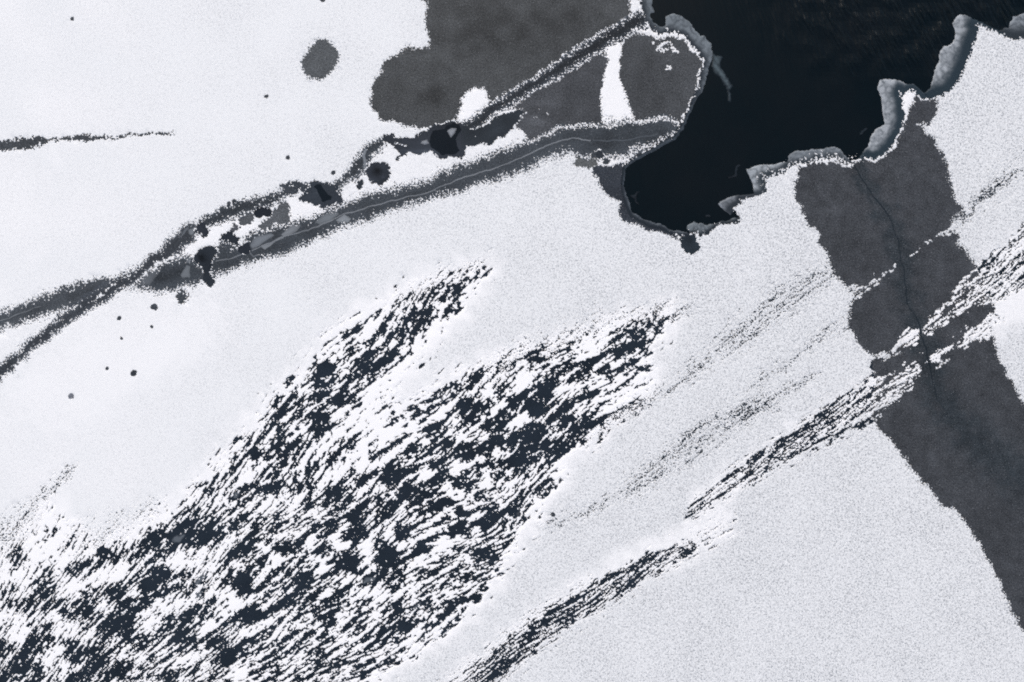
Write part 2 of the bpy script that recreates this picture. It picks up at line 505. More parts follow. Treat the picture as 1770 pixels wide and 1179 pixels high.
def cut_line(name, pts, amp, warp=0.5):
    sl, s, r, sd = sdf_line(pts, 20, warp)
    T_[name] = (sl, s)
    S[sl] = np.minimum(S[sl], -s + NF[sl] * f32(amp))


def add_poly(poly, amp, bias=0.0, warp=1.0):
    sl, d = sdf_poly(poly, 30, warp)
    S[sl] = np.maximum(S[sl], np.minimum(d + 2, 3) + NF[sl] * f32(amp) - 2 + bias)


def rim(pts, amp, bias=0.0):
    """speckled line of snow"""
    sl, s, r, sd = sdf_line(pts, 12, 0.8)
    S[sl] = np.maximum(S[sl], np.minimum(s, 2.5) + (NFF if amp > 1.5 else NF)[sl] * f32(amp) + bias)


slW, dW = sdf_poly(water_edge, 60, 0.45)
WD = np.full((NY, NX), -99.0, f32)
WD[slW] = dW
EDGE = np.minimum(np.minimum(PX - gx[0], gx[-1] - PX), np.minimum(PY - gy[0], gy[-1] - PY)) - 26 + np.clip(BIG, -2, 2) * 14 + MID * 6
WD = np.minimum(WD, EDGE)

for nm, pl, am in (('patch_a', patch_a, 2.2), ('patch_oval', patch_oval, 2.0), ('patch_b', patch_b, 2.0), ('patch_c', patch_c, 1.8),
                   ('patch_d', patch_d, 1.3), ('patch_e', patch_e, 2.2), ('patch_r', patch_r, 2.6)):
    cut(nm, pl, am * 1.25, 1.0, 0.0, NFF)
for nm, pl, am in (('lead_1', lead_1, 5.5), ('lead_2', lead_2, 5.2), ('lead_3', lead_3, 5.2), ('lead_4', lead_4, 7.0), ('lead_6', lead_6, 5.2)):
    cut(nm, pl, am, 1.0, 0.0, NFF)
# speckle of hoar flakes inside the refrozen leads, thinning towards the middle
for nm in ('lead_1', 'lead_2', 'lead_3', 'lead_4', 'lead_6'):
    sl, d = T_[nm]
    S[sl] = np.where(d > 0, np.maximum(S[sl], (NFF[sl] * 1.0 - 0.40 - np.clip(d, 0, 30) / 11) * 1.6), S[sl])
sl, d = T_['patch_e']
S[sl] = np.where(d > 0, np.maximum(S[sl], (NFF[sl] - 1.75) * 1.6), S[sl])
cut('patch_g2', patch_g2, 1.2)
cut('patch_g1', ell(427, 379, 13, 7.5, 10), 1.3)

# the crack arm: dark core with speckled snow banks either side
slA, sA, rA, sideA = sdf_line(arm, 10, 0.6)
bank = np.minimum((rA - 0.50) * 3.0 + NFF[slA] * 1.35 - 0.1, (1.0 - rA) * 12 + NFF[slA] * 1.0)
wedge_d = np.zeros(sA.shape, f32) - 99
inA = rA < 1.0
on_ice = np.zeros((NY, NX), bool)
for nm in ('patch_a', 'patch_b', 'patch_c'):
    sl, d = T_[nm]
    on_ice[sl] |= d > -4
S[slA] = np.where(sA > -3, np.minimum(S[slA], -sA + NF[slA] * 3.2), S[slA])
S[slA] = np.where(rA < 1.25, np.maximum(S[slA], bank), S[slA])
T_['arm'] = (slA, sA)
# banks where the big lead runs past bare ice
def bank_line(pts, amp, bias):
    rim(pts, amp, bias)
bank_line([(905, 249, 3.0), (931, 239, 3.5), (962, 223, 4.0), (982, 218, 4.5), (1040, 217, 5), (1082, 213, 5.5), (1129, 206, 5), (1154, 205, 5), (1172, 210, 4), (1174, 218, 2)], 2.6, -1.4)
bank_line([(958, 266, 4), (980, 263, 4), (1010, 270, 4), (1040, 272, 5), (1062, 272, 6), (1085, 268, 5), (1100, 264, 4)], 2.8, -1.6)
add_poly([(1032, 279), (1046, 275), (1064, 274), (1088, 272), (1080, 280), (1060, 285), (1046, 284)], 1.6, 0.6)
bank_line([(1088, 262, 7), (1098, 255, 5), (1118, 252, 5), (1134, 245, 4), (1160, 232, 2.5)], 3.6, -1.9)
# holes and dark thin ice
cut('pocket', pocket, 1.8)
cut('hole_outer', hole_outer, 1.8)
cut('hole_core', hole_core, 1.0)
cut('blob_m_left', blob_m_left, 3.0)
cut('blob_m', blob_m, 2.0)
cut('hole_n', ell(654, 299, 20, 20.5), 2.2)
cut('hole_n2', ell(622, 320, 6, 8.5, -20), 1.8)
cut('hole_b', ell(453, 366, 15.5, 10, 8), 0.9)
cut('hole_a', ell(349, 397, 11.5, 10, -20), 1.6)
cut('hole_c', hole_c, 1.6)
cut('hole_c2', ell(407, 394, 6.5, 7), 2.6)
cut('hole_d', ell(422, 429, 10.5, 6.5, -42), 0.9)
cut('bowtie', bowtie, 1.5)
cut('hole_s', ell(316, 514, 11.5, 10.5, 20), 2.6, 1.0, -1.5)
cut('hole_r1', ell(1037, 268, 5.2, 5.2, 40), 0.5, 0.3)
cut('hole_r2', ell(1047, 279, 5.0, 3.8), 0.8, 0.4)
cut('hole_tip', Z(1080, 340, 180, [(930, 720), (1010, 610), (1060, 590), (1150, 640), (1210, 740), (1265, 830), (1240, 890), (1120, 955), (1050, 900), (950, 800)]), 1.8)
cut_line('spruce', spruce, 2.6, 0.6)
for k, (x, y, r) in enumerate(specks):
    cut('speck%d' % k, ell(x, y, r, r * 0.92, 30, 10), 0.7 if r > 3 else 0.3, 0.3)
# thin white outlines of frost flowers along pieces
R2 = 1.6
for pts, am, bi in (
    ([(226, 494, 2), (245, 479, 2), (262, 466, 2.2), (285, 450, 2.2), (300, 443, 2.6), (312, 440, 2)], 1.5, -0.2),
    ([(156, 524, 2), (170, 512, 2.2), (185, 501, 1.8), (200, 491, 1.8)], 1.4, -0.5),
    ([(330, 446, 1.2), (337, 451, 1.4), (345, 459, 1.4), (351, 463, 1.2), (351, 476, 1.3), (350, 488, 1.2)], 1.5, -0.6),
    ([(374, 437, 1.4), (370, 446, 1.4), (364, 455, 1.4), (366, 468, 1.2), (369, 479, 1.4)], 1.6, -0.6),
    ([(436, 367, 1.4), (447, 358, 1.4), (455, 356, 1.2), (466, 357, 1.4), (470, 366, 1.3), (467, 374, 1.2), (455, 378, 1.2)], 1.2, -0.4),
    ([(411, 422, 1.3), (411, 430, 1.3), (418, 437, 1.4), (426, 439, 1.3), (432, 432, 1.0)], 1.0, 0.0),
    ([(378, 416, 1.8), (388, 416, 1.4), (398, 422, 1.3), (406, 427, 1.3)], 1.2, -0.3),
    ([(337, 387, 1.4), (338, 400, 1.4), (346, 405, 1.2)], 1.4, -0.6),
    ([(350, 388, 1.0), (357, 391, 1.2), (360, 398, 1.0)], 1.0, -0.2),
    ([(635, 285, 1.4), (641, 279, 1.4), (648, 276, 1.0)], 1.0, -0.2),
    ([(682, 248, 1.3), (690, 247, 1.6), (697, 250, 1.6), (703, 252, 1.4)], 0.8, 0.0),
    ([(722, 226, 2), (737, 224, 1.6), (745, 219, 1.4), (755, 214, 1.5), (775, 211, 1.6), (792, 211, 1.8)], 1.0, 0.0),
    ([(808, 223, 1.0), (820, 221, 1.2), (828, 222, 1.3), (840, 214, 1.6), (848, 209, 1.7), (862, 198, 1.8), (878, 190, 1.8), (892, 187, 1.4), (901, 190, 1.2)], 0.8, 0.3),
    ([(903, 196, 1.2), (899, 206, 1.4), (894, 216, 1.8), (889, 220, 2)], 1.2, 0.0),
    ([(821, 239, 1.0), (828, 238, 1.0)], 0.6, 0.0),
    ([(923, 202, 0.9), (930, 202, 0.9)], 0.1, 0.5), ([(945, 196, 0.8), (949, 198, 0.8)], 0.1, 0.4), ([(931, 188, 0.8), (932, 188, 0.8)], 0.1, 0.4),
    ([(905, 196, 1.0), (912, 194, 0.8)], 1.0, 0.0), ([(495, 359, 1), (500, 370, 1.2), (497, 377, 1)], 1.5, -0.6),
    ([(1030, 267, 0.9), (1034, 262, 1.1), (1040, 262, 1.1), (1043, 266, 1.0)], 0.6, 0.3),
    ([(470, 350, 1.6), (482, 349, 1.6), (481, 360, 1.4)], 1.6, -0.4), ([(415, 374, 1.6), (436, 366, 1.5)], 1.6, -0.4),
    # rims at the water's edge
    ([(1091, -170, 7), (1091, 0, 4.5), (1098, 10, 4.5), (1099, 20, 4.5), (1093, 30, 4.0)], 2.4, -1.2),
    ([(1098, 52, 4), (1106, 52, 4.0), (1120, 60, 2.6), (1137, 66, 2.8), (1150, 60, 3.2), (1165, 60, 4.2), (1180, 67, 3.6), (1190, 76, 3.4), (1200, 90, 4.0), (1213, 103, 2.0)], 1.8, -0.4),
    ([(1215, 110, 1.1), (1213, 115, 1.2), (1208, 127, 1.8), (1204, 134, 1.4), (1206, 144, 1.4), (1203, 152, 0.6), (1198, 165, 0.9), (1191, 180, 0.9), (1182, 198, 1.0), (1176, 210, 1.2)], 0.6, 0.4),
    ([(1372, 285, 5), (1381, 284, 3), (1396, 286, 2.6), (1411, 279, 2.8), (1432, 274, 3.0), (1447, 276, 2.6), (1462, 284, 1.8), (1468, 287, 1.8), (1476, 280, 1.2)], 1.4, 0.3),
    ([(1478, 279, 1.2), (1491, 275, 1.3), (1511, 277, 2.2), (1526, 270, 2.3), (1541, 256, 2.3), (1550, 240, 2.2), (1555, 230, 1.3), (1560, 225, 1.3), (1559, 213, 1.3), (1563, 205, 2.2)], 1.0, 0.4),
    ([(1582, 163, 2.2), (1593, 170, 2.0), (1603, 173, 2.2), (1614, 170, 2.4)], 0.8, 0.4),
    ([(1078, 287, 1.0), (1090, 277, 1.0), (1112, 264, 1.2), (1145, 246, 1.2), (1166, 233, 1.0)], 1.2, 0.2),
):
    rim(pts, am, bi)
add_poly([(1556, 160), (1563, 165), (1574, 156), (1581, 163), (1573, 180), (1567, 200), (1563, 206), (1562, 187)], 0.8, 0.5, 0.5)
add_poly(Z(1060, 0, 180, [(760, 850), (820, 715), (980, 695), (1025, 800), (1120, 882), (1020, 905), (960, 850), (880, 865), (800, 895)]), 1.9, 0.2, 0.8)
sl, d = sdf_poly(ell(1152, 81, 8, 5.5), 10, 0.5)
S[sl] = np.where(d > -1, np.minimum(S[sl], -d + NFF[sl] * 2.2), S[sl])
add_poly(ell(1155, 118, 4.5, 4), 1.5, 0.6, 0.4)
add_poly(ell(1130, 73, 1.5, 1.3), 0.3, 1.5, 0.4)

# ------------------------------------------------------------------ wind scour
dx, dy = PX + 520, 1850 - PY
U = np.hypot(dx, dy)
V = np.arctan2(dy, dx) * 1450
V = V + noise(U / 190, V / 110, 11) * 7 + noise(U / 60, V / 30, 12) * 1.2
n_s = (0.22 * noise(U / 100, V / 22, 13) + 0.62 * noise(U / 46, V / 9.0, 14) + 0.60 * noise(U / 20, V / 4.6, 15)
       + 0.56 * noise(U / 8.5, V / 2.9, 16) + 0.28 * noise(PX / 2.8, PY / 2.8, 21)
       + 1.5 * np.clip(noise(PX / 3.2, PY / 3.2, 22) - 0.95, 0, 1))
U2 = np.hypot(PX + 1600, 2900 - PY)
V2 = np.arctan2(2900 - PY, PX + 1600) * 3800
V2 = V2 + noise(U2 / 190, V2 / 110, 31) * 5
n_b = (0.50 * noise(U2 / 130, V2 / 6.0, 17) + 0.55 * noise(U2 / 34, V2 / 3.8, 18) + 0.60 * noise(U2 / 9, V2 / 2.8, 19) + 0.62 * noise(PX / 2.5, PY / 2.5, 20))
n_f = (0.40 * noise(U2 / 80, V2 / 7.0, 23) + 0.45 * noise(U2 / 10, V2 / 3.0, 24) + 0.85 * noise(PX / 2.3, PY / 2.3, 25))
D = np.full((NY, NX), 5.0, f32)

zone = [(-170, 1010), (-60, 985), (0, 960), (50, 920), (95, 880), (120, 905), (150, 945), (190, 950), (225, 925), (265, 905), (300, 885), (345, 838), (400, 780), (440, 735), (480, 690), (515, 655), (540, 632),
    (580, 580), (620, 552), (680, 520), (740, 490), (790, 474), (835, 462), (842, 468), (815, 505), (785, 545), (755, 575), (725, 612), (690, 650), (668, 690), (690, 705),
    (740, 680), (790, 650), (850, 628), (920, 606), (980, 590), (1040, 570), (1090, 552), (1160, 540), (1140, 575), (1120, 610), (1120, 650), (1110, 680), (1060, 710), (1030, 745),
    (985, 780), (960, 830), (930, 880), (890, 930), (860, 985), (830, 1030), (780, 1080), (720, 1120), (660, 1160), (600, 1210), (480, 1340), (-170, 1340)]
slZ, dZ = sdf_poly(zone, 90, 3.0)
ZD = np.full((NY, NX), -99.0, f32)
ZD[slZ] = dZ
D[slZ] = np.minimum(D[slZ], 2.3 - 2.18 * smooth(-28, 16, dZ) + np.clip(-dZ - 28, 0, 60) * 0.05)
# whiter or darker clumps inside the scoured field
WHITE, BLK = 1.15, -1.25
clumps = []
def cl(sx, sy, w, lst, val):
    k = w / 1768.0
    for x, y, rx, ry, a in lst:
        clumps.append((sx + x * k, sy + y * k, rx * k, ry * k, a, val))
cl(640, 620, 300, [(770, 570, 130, 80, -30), (890, 780, 130, 120, 0), (575, 900, 110, 140, 60), (1320, 920, 120, 80, 20), (870, 1080, 140, 90, 15), (1540, 630, 150, 70, 35),
    (540, 1140, 100, 70, 0), (150, 720, 170, 110, 0), (1270, 300, 170, 120, 20), (1600, 200, 160, 120, 30), (450, 740, 110, 70, 0), (1320, 470, 140, 70, 30), (250, 1000, 150, 60, 30),
    (1080, 1000, 70, 30, 35)], WHITE)
cl(640, 620, 300, [(690, 700, 140, 90, 40), (1080, 540, 190, 90, 25), (960, 470, 110, 50, 45), (760, 880, 130, 90, 0), (980, 980, 260, 75, 18), (1200, 930, 110, 70, 20), (720, 1080, 170, 55, 20),
    (1390, 770, 110, 60, 40), (400, 930, 150, 80, 35), (200, 1070, 140, 50, 35), (430, 1140, 120, 50, 25), (1700, 520, 130, 70, 60), (1500, 560, 260, 40, 33), (1560, 900, 200, 80, 20), (1680, 440, 140, 40, 35)], BLK)
cl(400, 600, 450, [(840, 350, 70, 45, 0), (620, 530, 70, 45, 30), (350, 740, 110, 60, 30), (640, 450, 150, 25, 45), (900, 140, 160, 60, 50), (640, 180, 80, 50, 40), (260, 960, 130, 50, 20),
    (720, 980, 130, 45, 30), (1080, 890, 90, 45, 20), (200, 760, 70, 60, 0), (1050, 80, 160, 30, 48), (560, 900, 90, 40, 20)], BLK * 0.8)
cl(400, 600, 450, [(820, 480, 130, 80, 40), (640, 680, 120, 60, 30), (820, 770, 130, 70, 20), (160, 800, 60, 70, 0), (180, 1040, 70, 40, 30), (400, 1080, 100, 60, 10), (650, 870, 100, 45, 15),
    (360, 830, 60, 40, 30), (920, 330, 110, 50, 30), (490, 300, 40, 30, 40), (240, 1090, 60, 70, 50), (940, 600, 100, 60, 0)], WHITE)
cl(600, 780, 300, [(430, 270, 110, 80, 20), (660, 420, 160, 110, 20), (380, 590, 110, 90, 30), (580, 830, 90, 80, 0), (330, 1000, 120, 90, 40), (100, 600, 140, 40, 30), (120, 700, 110, 60, 10),
    (1180, 320, 130, 70, 10), (1000, 260, 120, 50, 20), (880, 130, 90, 50, 0), (660, 200, 110, 40, 20), (1250, 760, 320, 35, 22), (850, 920, 260, 32, 33), (700, 1060, 180, 32, 25), (900, 830, 240, 22, 33),
    (1100, 530, 80, 45, 10), (1170, 620, 70, 35, 20), (900, 560, 150, 45, 20), (1480, 1090, 150, 55, 35), (1600, 560, 170, 40, 38), (780, 640, 110, 40, 40), (160, 290, 120, 40, 20), (420, 1080, 150, 40, 25), (80, 860, 100, 50, 10)], BLK * 1.1)
cl(600, 780, 300, [(800, 230, 100, 80, 0), (1110, 140, 110, 70, 10), (1060, 420, 130, 70, -10), (230, 690, 70, 60, 50), (620, 680, 130, 50, 35), (1240, 540, 80, 90, 0), (1280, 660, 90, 60, 20),
    (440, 870, 70, 60, 0), (340, 370, 150, 40, 25), (1370, 260, 90, 40, 20), (200, 1000, 100, 80, 0), (560, 980, 130, 45, 35), (980, 950, 120, 60, 50), (1160, 880, 80, 45, 20), (1000, 620, 150, 40, 35),
    (260, 1130, 90, 70, 0), (740, 1120, 120, 50, 0), (250, 130, 130, 40, 30), (1000, 770, 160, 30, 30)], WHITE)
cl(400, 900, 300, [(500, 280, 90, 70, 20), (900, 290, 90, 50, 25), (560, 510, 70, 60, 0), (740, 540, 120, 60, 40), (740, 640, 150, 50, 30), (1120, 400, 140, 60, 25), (1230, 480, 80, 60, 0), (1540, 390, 110, 70, 30),
    (1600, 470, 150, 35, 30), (620, 790, 150, 45, 25), (480, 870, 120, 40, 35), (180, 980, 110, 60, 30), (980, 930, 170, 60, 20), (1020, 1040, 70, 60, 0), (1330, 830, 150, 30, 25), (1060, 760, 230, 30, 32),
    (680, 960, 130, 45, 35), (110, 600, 90, 70, 20), (150, 720, 120, 40, 30), (1450, 590, 90, 50, 15), (1660, 880, 80, 50, 0), (180, 170, 160, 40, 40), (1250, 150, 170, 50, 20), (1720, 120, 70, 80, 0), (1640, 1100, 150, 50, 15),
    (80, 330, 140, 35, 25), (1030, 640, 110, 35, 25), (500, 40, 120, 40, 30), (640, 300, 150, 25, 35)], BLK * 1.1)
cl(400, 900, 300, [(400, 320, 110, 50, -30), (480, 400, 90, 50, 0), (280, 260, 80, 40, 0), (1090, 250, 90, 70, 0), (1360, 300, 90, 70, 20), (1440, 470, 60, 80, 0), (1190, 610, 100, 60, 0), (1340, 740, 130, 70, 0),
    (640, 480, 60, 50, 30), (900, 500, 110, 50, 30), (1640, 160, 60, 60, 0), (1140, 940, 110, 60, 30), (700, 1070, 130, 60, 0), (1400, 980, 140, 50, 15), (840, 380, 70, 35, 0), (300, 560, 110, 40, 35), (480, 190, 110, 40, 20),
    (950, 730, 120, 35, 30), (350, 860, 120, 40, 30), (60, 850, 90, 60, 0), (180, 1130, 130, 50, 20), (1560, 760, 120, 50, 20), (60, 480, 70, 60, 20), (560, 900, 80, 40, 40), (1230, 880, 60, 50, 0)], WHITE)
cl(0, 880, 450, [(1260, 160, 130, 110, 20), (1400, 180, 90, 80, 0), (1050, 230, 120, 50, 20), (1110, 440, 90, 60, 0), (1010, 550, 110, 80, 40), (800, 620, 110, 50, 35), (800, 780, 160, 70, 0), (900, 700, 130, 60, 30),
    (640, 980, 130, 80, 20), (950, 890, 90, 50, 20), (1280, 760, 140, 70, 45), (1460, 900, 90, 60, 0), (1540, 1010, 150, 45, 30), (850, 1080, 130, 60, 0), (540, 1130, 120, 60, 30), (220, 600, 130, 60, 40), (380, 640, 70, 70, 0),
    (280, 830, 110, 50, 40), (220, 950, 110, 60, 20), (480, 930, 80, 70, 50), (60, 1100, 150, 60, 30), (730, 560, 90, 50, 30), (590, 700, 120, 60, 20), (500, 420, 130, 40, 35), (700, 340, 110, 50, 30), (160, 40, 130, 70, 35), (40, 160, 90, 80, 40),
    (100, 330, 80, 50, 20), (240, 1090, 90, 50, 0), (1700, 720, 120, 60, 20), (1640, 470, 90, 70, 0), (1720, 900, 80, 50, 0), (1640, 300, 130, 40, 35), (1300, 880, 90, 60, 10), (20, 930, 60, 50, 20)], BLK * 1.05)
cl(0, 880, 450, [(310, 90, 90, 60, 0), (460, 300, 120, 60, 20), (620, 470, 160, 60, 0), (700, 650, 80, 80, 20), (900, 570, 70, 60, 0), (980, 760, 100, 60, 0), (590, 900, 80, 60, 0), (450, 560, 100, 80, 60), (170, 580, 80, 40, 20), (480, 800, 110, 60, 20),
    (150, 850, 90, 90, 20), (60, 720, 90, 50, 0), (360, 730, 70, 50, 0), (800, 430, 120, 50, 20), (1170, 370, 90, 50, 0), (1300, 250, 90, 40, 30), (1560, 560, 100, 70, 0), (1370, 810, 60, 80, 60), (1100, 640, 120, 50, 20), (1300, 1020, 120, 50, 10), (940, 1010, 90, 50, 0),
    (350, 1000, 90, 90, 50), (520, 1080, 80, 50, 0), (1640, 1100, 110, 60, 20), (1280, 640, 100, 40, 30), (1650, 650, 110, 40, 20), (1040, 800, 80, 50, 0), (280, 260, 120, 70, 30), (80, 440, 110, 60, 20), (1400, 340, 150, 50, 20), (900, 150, 150, 60, 20)], WHITE)
cl(850, 550, 450, [(690, 280, 90, 40, 30), (470, 360, 140, 35, 32), (650, 420, 80, 50, 20), (660, 520, 80, 50, 20), (560, 770, 70, 50, 0), (320, 610, 80, 60, 20), (460, 580, 100, 60, 20), (500, 690, 70, 40, 20), (700, 680, 110, 50, 20), (100, 790, 120, 40, 20), (300, 720, 120, 35, 20),
    (260, 800, 150, 45, 15), (380, 850, 130, 50, 15), (130, 960, 180, 60, 15), (90, 470, 90, 60, 30), (100, 560, 80, 40, 10), (330, 450, 150, 30, 32), (100, 640, 220, 22, 33), (280, 560, 200, 22, 30), (900, 200, 120, 30, 25), (1000, 130, 70, 50, 20), (800, 780, 180, 35, 15), (520, 880, 120, 30, 15), (430, 1100, 60, 0.1, 0), (380, 1130, 110, 30, 20), (250, 960, 140, 30, 15)], BLK)
cl(850, 550, 450, [(640, 240, 90, 60, 10), (910, 130, 80, 50, 0), (720, 140, 90, 50, 20), (220, 680, 80, 45, 30), (390, 640, 70, 40, 20), (570, 550, 60, 110, 70), (420, 790, 110, 35, 20), (700, 780, 120, 30, 15), (60, 910, 80, 45, 0), (240, 400, 110, 60, 20), (160, 480, 70, 40, 0), (370, 570, 110, 30, 30),
    (780, 620, 90, 30, 20), (740, 430, 80, 35, 0), (280, 930, 90, 25, 30), (150, 1100, 110, 50, 0), (600, 1000, 160, 60, 20), (900, 560, 120, 50, 10), (1020, 480, 120, 70, 20), (480, 480, 90, 30, 30)], WHITE)
cl(450, 440, 450, [(1220, 340, 120, 50, 42), (1120, 440, 70, 40, 40), (910, 530, 60, 60, 0), (1050, 540, 80, 35, 30), (880, 690, 150, 35, 45), (690, 770, 100, 60, 40), (640, 990, 80, 50, 0), (600, 680, 80, 50, 45), (450, 780, 70, 50, 45), (1010, 450, 120, 25, 42), (400, 1130, 90, 50, 20), (430, 920, 100, 60, 45), (180, 1050, 130, 40, 45)], BLK * 0.55)
cl(450, 440, 450, [(880, 600, 50, 40, 30), (1030, 640, 100, 70, 40), (1200, 480, 140, 70, 45), (900, 830, 140, 60, 40), (700, 1000, 1, 1, 0), (820, 970, 130, 70, 20), (700, 560, 100, 40, 42), (520, 740, 50, 40, 40), (1000, 380, 120, 25, 42), (780, 480, 110, 30, 42), (530, 1060, 60, 25, 30)], WHITE)
for x, y, rx, ry, a, v in clumps:
    R = 2.4 * max(rx, ry)
    sl = win(x - R, x + R, y - R, y + R)
    t = math.radians(a)
    ux = (PX[sl] - x) * math.cos(t) - (PY[sl] - y) * math.sin(t)
    uy = (PX[sl] - x) * math.sin(t) + (PY[sl] - y) * math.cos(t)
    D[sl] += f32(v) * np.exp(-(ux / max(rx, 1)) ** 2 - (uy / max(ry, 1)) ** 2) * smooth(-25, 10, ZD[sl])
D = np.where(ZD > 0, np.clip(D, -1.25 + 0.4 * smooth(780, 900, PX), 4.5), D) + 0.38 * smooth(330, 40, PX) * smooth(1120, 960, PY + 0.3 * PX)
S = np.minimum(S, np.where(D < 4.5, (D + n_s) * 1.7, 12))

# narrower streaks and bands
def band(pts, core, soft, nz=None):
    """pts = centre line with half widths; core = snow amount at the middle"""
    sl, s, r, sd = sdf_line(pts, 25, 2.0)
    DB = core + np.clip(r, 0, 3) ** 2 * soft
    S[sl] = np.minimum(S[sl], np.where(r < 2.6, (DB + (n_b if nz is None else nz)[sl]) * 1.7, 12))
band([(730, 1260, 30), (800, 1200, 30), (870, 1137, 29), (950, 1080, 26), (1030, 1030, 24), (1100, 990, 20), (1160, 962, 16), (1200, 945, 10)], -0.20, 1.0)
band([(870, 1128, 8), (960, 1060, 9), (1030, 1012, 9), (1110, 968, 8), (1180, 945, 7)], -0.95, 1.6)
band([(840, 1185, 10), (900, 1130, 9), (960, 1095, 9), (1040, 1035, 6)], -0.85, 1.6)
band([(1190, 950, 26), (1225, 925, 22), (1265, 895, 14)], 0.9, 0.9)
band([(1190, 890, 8), (1215, 868, 14), (1260, 838, 17), (1330, 792, 24), (1400, 750, 28), (1450, 722, 28), (1500, 695, 26), (1540, 680, 18)], -0.05, 1.0)
band([(1250, 835, 8), (1320, 790, 8), (1360, 760, 8), (1420, 722, 7), (1490, 668, 7), (1515, 645, 5)], -0.75, 1.5)
band([(1330, 805, 5), (1420, 765, 6), (1480, 735, 6), (1515, 722, 4)], -0.65, 1.5)
for pts, core in (
    ([(1010, 752, 10), (1060, 725, 9), (1110, 697, 10), (1160, 668, 11), (1210, 630, 13), (1260, 592, 17), (1310, 555, 20), (1370, 510, 20), (1440, 465, 16), (1490, 430, 8)], 0.75),
    ([(1090, 845, 16), (1150, 800, 18), (1220, 755, 20), (1290, 712, 17), (1345, 682, 12), (1400, 655, 8)], 0.70),
    ([(1180, 760, 6), (1240, 728, 7), (1300, 700, 6)], 0.5),
    ([(1280, 680, 10), (1340, 640, 9), (1400, 600, 10), (1460, 560, 14), (1500, 530, 10)], 1.15),
    ([(1640, 390, 8), (1690, 350, 14), (1740, 308, 17), (1800, 250, 18)], 1.0),
    ([(1652, 384, 3), (1700, 345, 4), (1760, 296, 3)], 0.3),
    ([(950, 905, 12), (1010, 885, 9), (1080, 850, 9)], 1.0),
    ([(860, 640, 20), (960, 590, 20), (1060, 550, 14), (1170, 530, 10)], 1.1),
    ([(-60, 960, 30), (0, 925, 24), (40, 893, 16), (80, 850, 9), (130, 800, 4)], 0.75),
    ([(1100, 560, 8), (1160, 545, 8), (1200, 535, 5)], 0.7),
    ([(700, 520, 14), (780, 478, 14), (835, 455, 8)], 1.2),
    ([(150, 930, 26), (200, 905, 22), (260, 880, 18)], 1.3)):
    band([(x, y, w * 1.35) for x, y, w in pts], core - 0.28, 0.85, n_f)

# snow blown across the dark ice band on the right
def over(poly, dens, edge=6.0, warp=2.0, owner=None):
    sl, d = sdf_poly(poly, 30, warp)
    F = np.where(d > -edge, (dens - np.clip(-d + 1.5, 0, 30) * 0.35 + n_b[sl]) * 1.7, -12)
    S[sl] = np.where(d > -2, F, np.maximum(S[sl], np.where(d > -edge, F, -12)))
    return sl, d
drift_polys = {
    'upper': [(1470, 508), (1478, 500), (1493, 492), (1512, 480), (1520, 483), (1514, 491), (1500, 498), (1484, 510)],
    'mid': [(1508, 622), (1515, 614), (1540, 604), (1556, 590), (1566, 574), (1575, 568), (1588, 567), (1589, 582), (1578, 600), (1560, 604), (1545, 612), (1520, 630)],
    'streak': [(1516, 655), (1540, 652), (1556, 652), (1570, 634), (1582, 630), (1596, 634), (1590, 650), (1574, 668), (1548, 694), (1516, 720), (1506, 712), (1500, 690)],
    'right': [(1592, 577), (1604, 556), (1620, 530), (1650, 500), (1680, 468), (1715, 440), (1770, 392), (1960, 250), (1960, 400), (1770, 492), (1722, 520), (1690, 526), (1655, 544), (1625, 566), (1602, 580)],
    'lower': [(1606, 625), (1612, 614), (1640, 596), (1665, 580), (1692, 560), (1718, 545), (1735, 545), (1716, 571), (1690, 590), (1664, 598), (1640, 612), (1618, 626)],
}
over(drift_polys['upper'], 0.9)
over(drift_polys['mid'], 0.75)
over(drift_polys['streak'], 0.25)
over(drift_polys['right'], 0.22)
over(drift_polys['lower'], 0.75)
band([(1640, 535, 3), (1690, 500, 5), (1740, 468, 6), (1800, 430, 8)], -0.3, 1.5)
band([(1700, 470, 5), (1740, 430, 8), (1790, 385, 10)], -0.2, 1.4)
band([(1520, 632, 7), (1560, 622, 9), (1596, 608, 8)], -4, 2)
for pts in ([(1518, 482, 1.4), (1535, 471, 1.0), (1549, 457, 1.2)], [(1528, 478, 0.8), (1542, 466, 0.7)], [(1572, 442, 1.0), (1576, 439, 1.0), (1592, 426, 0.6)], [(1601, 420, 1.6), (1610, 416, 1.2)],
            [(1618, 411, 1.2), (1628, 404, 2.0), (1650, 388, 4)], [(1628, 408, 1.2), (1640, 404, 1.5)], [(1616, 636, 0.8), (1628, 630, 1.0), (1640, 623, 2.0)], [(1665, 604, 1.5), (1672, 598, 1.5)],
            [(1612, 626, 1.8), (1616, 622, 1.5)], [(1592, 610, 0.9), (1594, 610, 0.9)], [(1560, 630, 1.2), (1566, 627, 1.2)], [(1540, 648, 1.2), (1548, 643, 1.0)]):
    rim(pts, 1.0, 0.2)

# beyond the surveyed bare ice the snow closes again
S = np.maximum(S, np.clip(-EDGE + 6 + NF * 4, -12, 12))
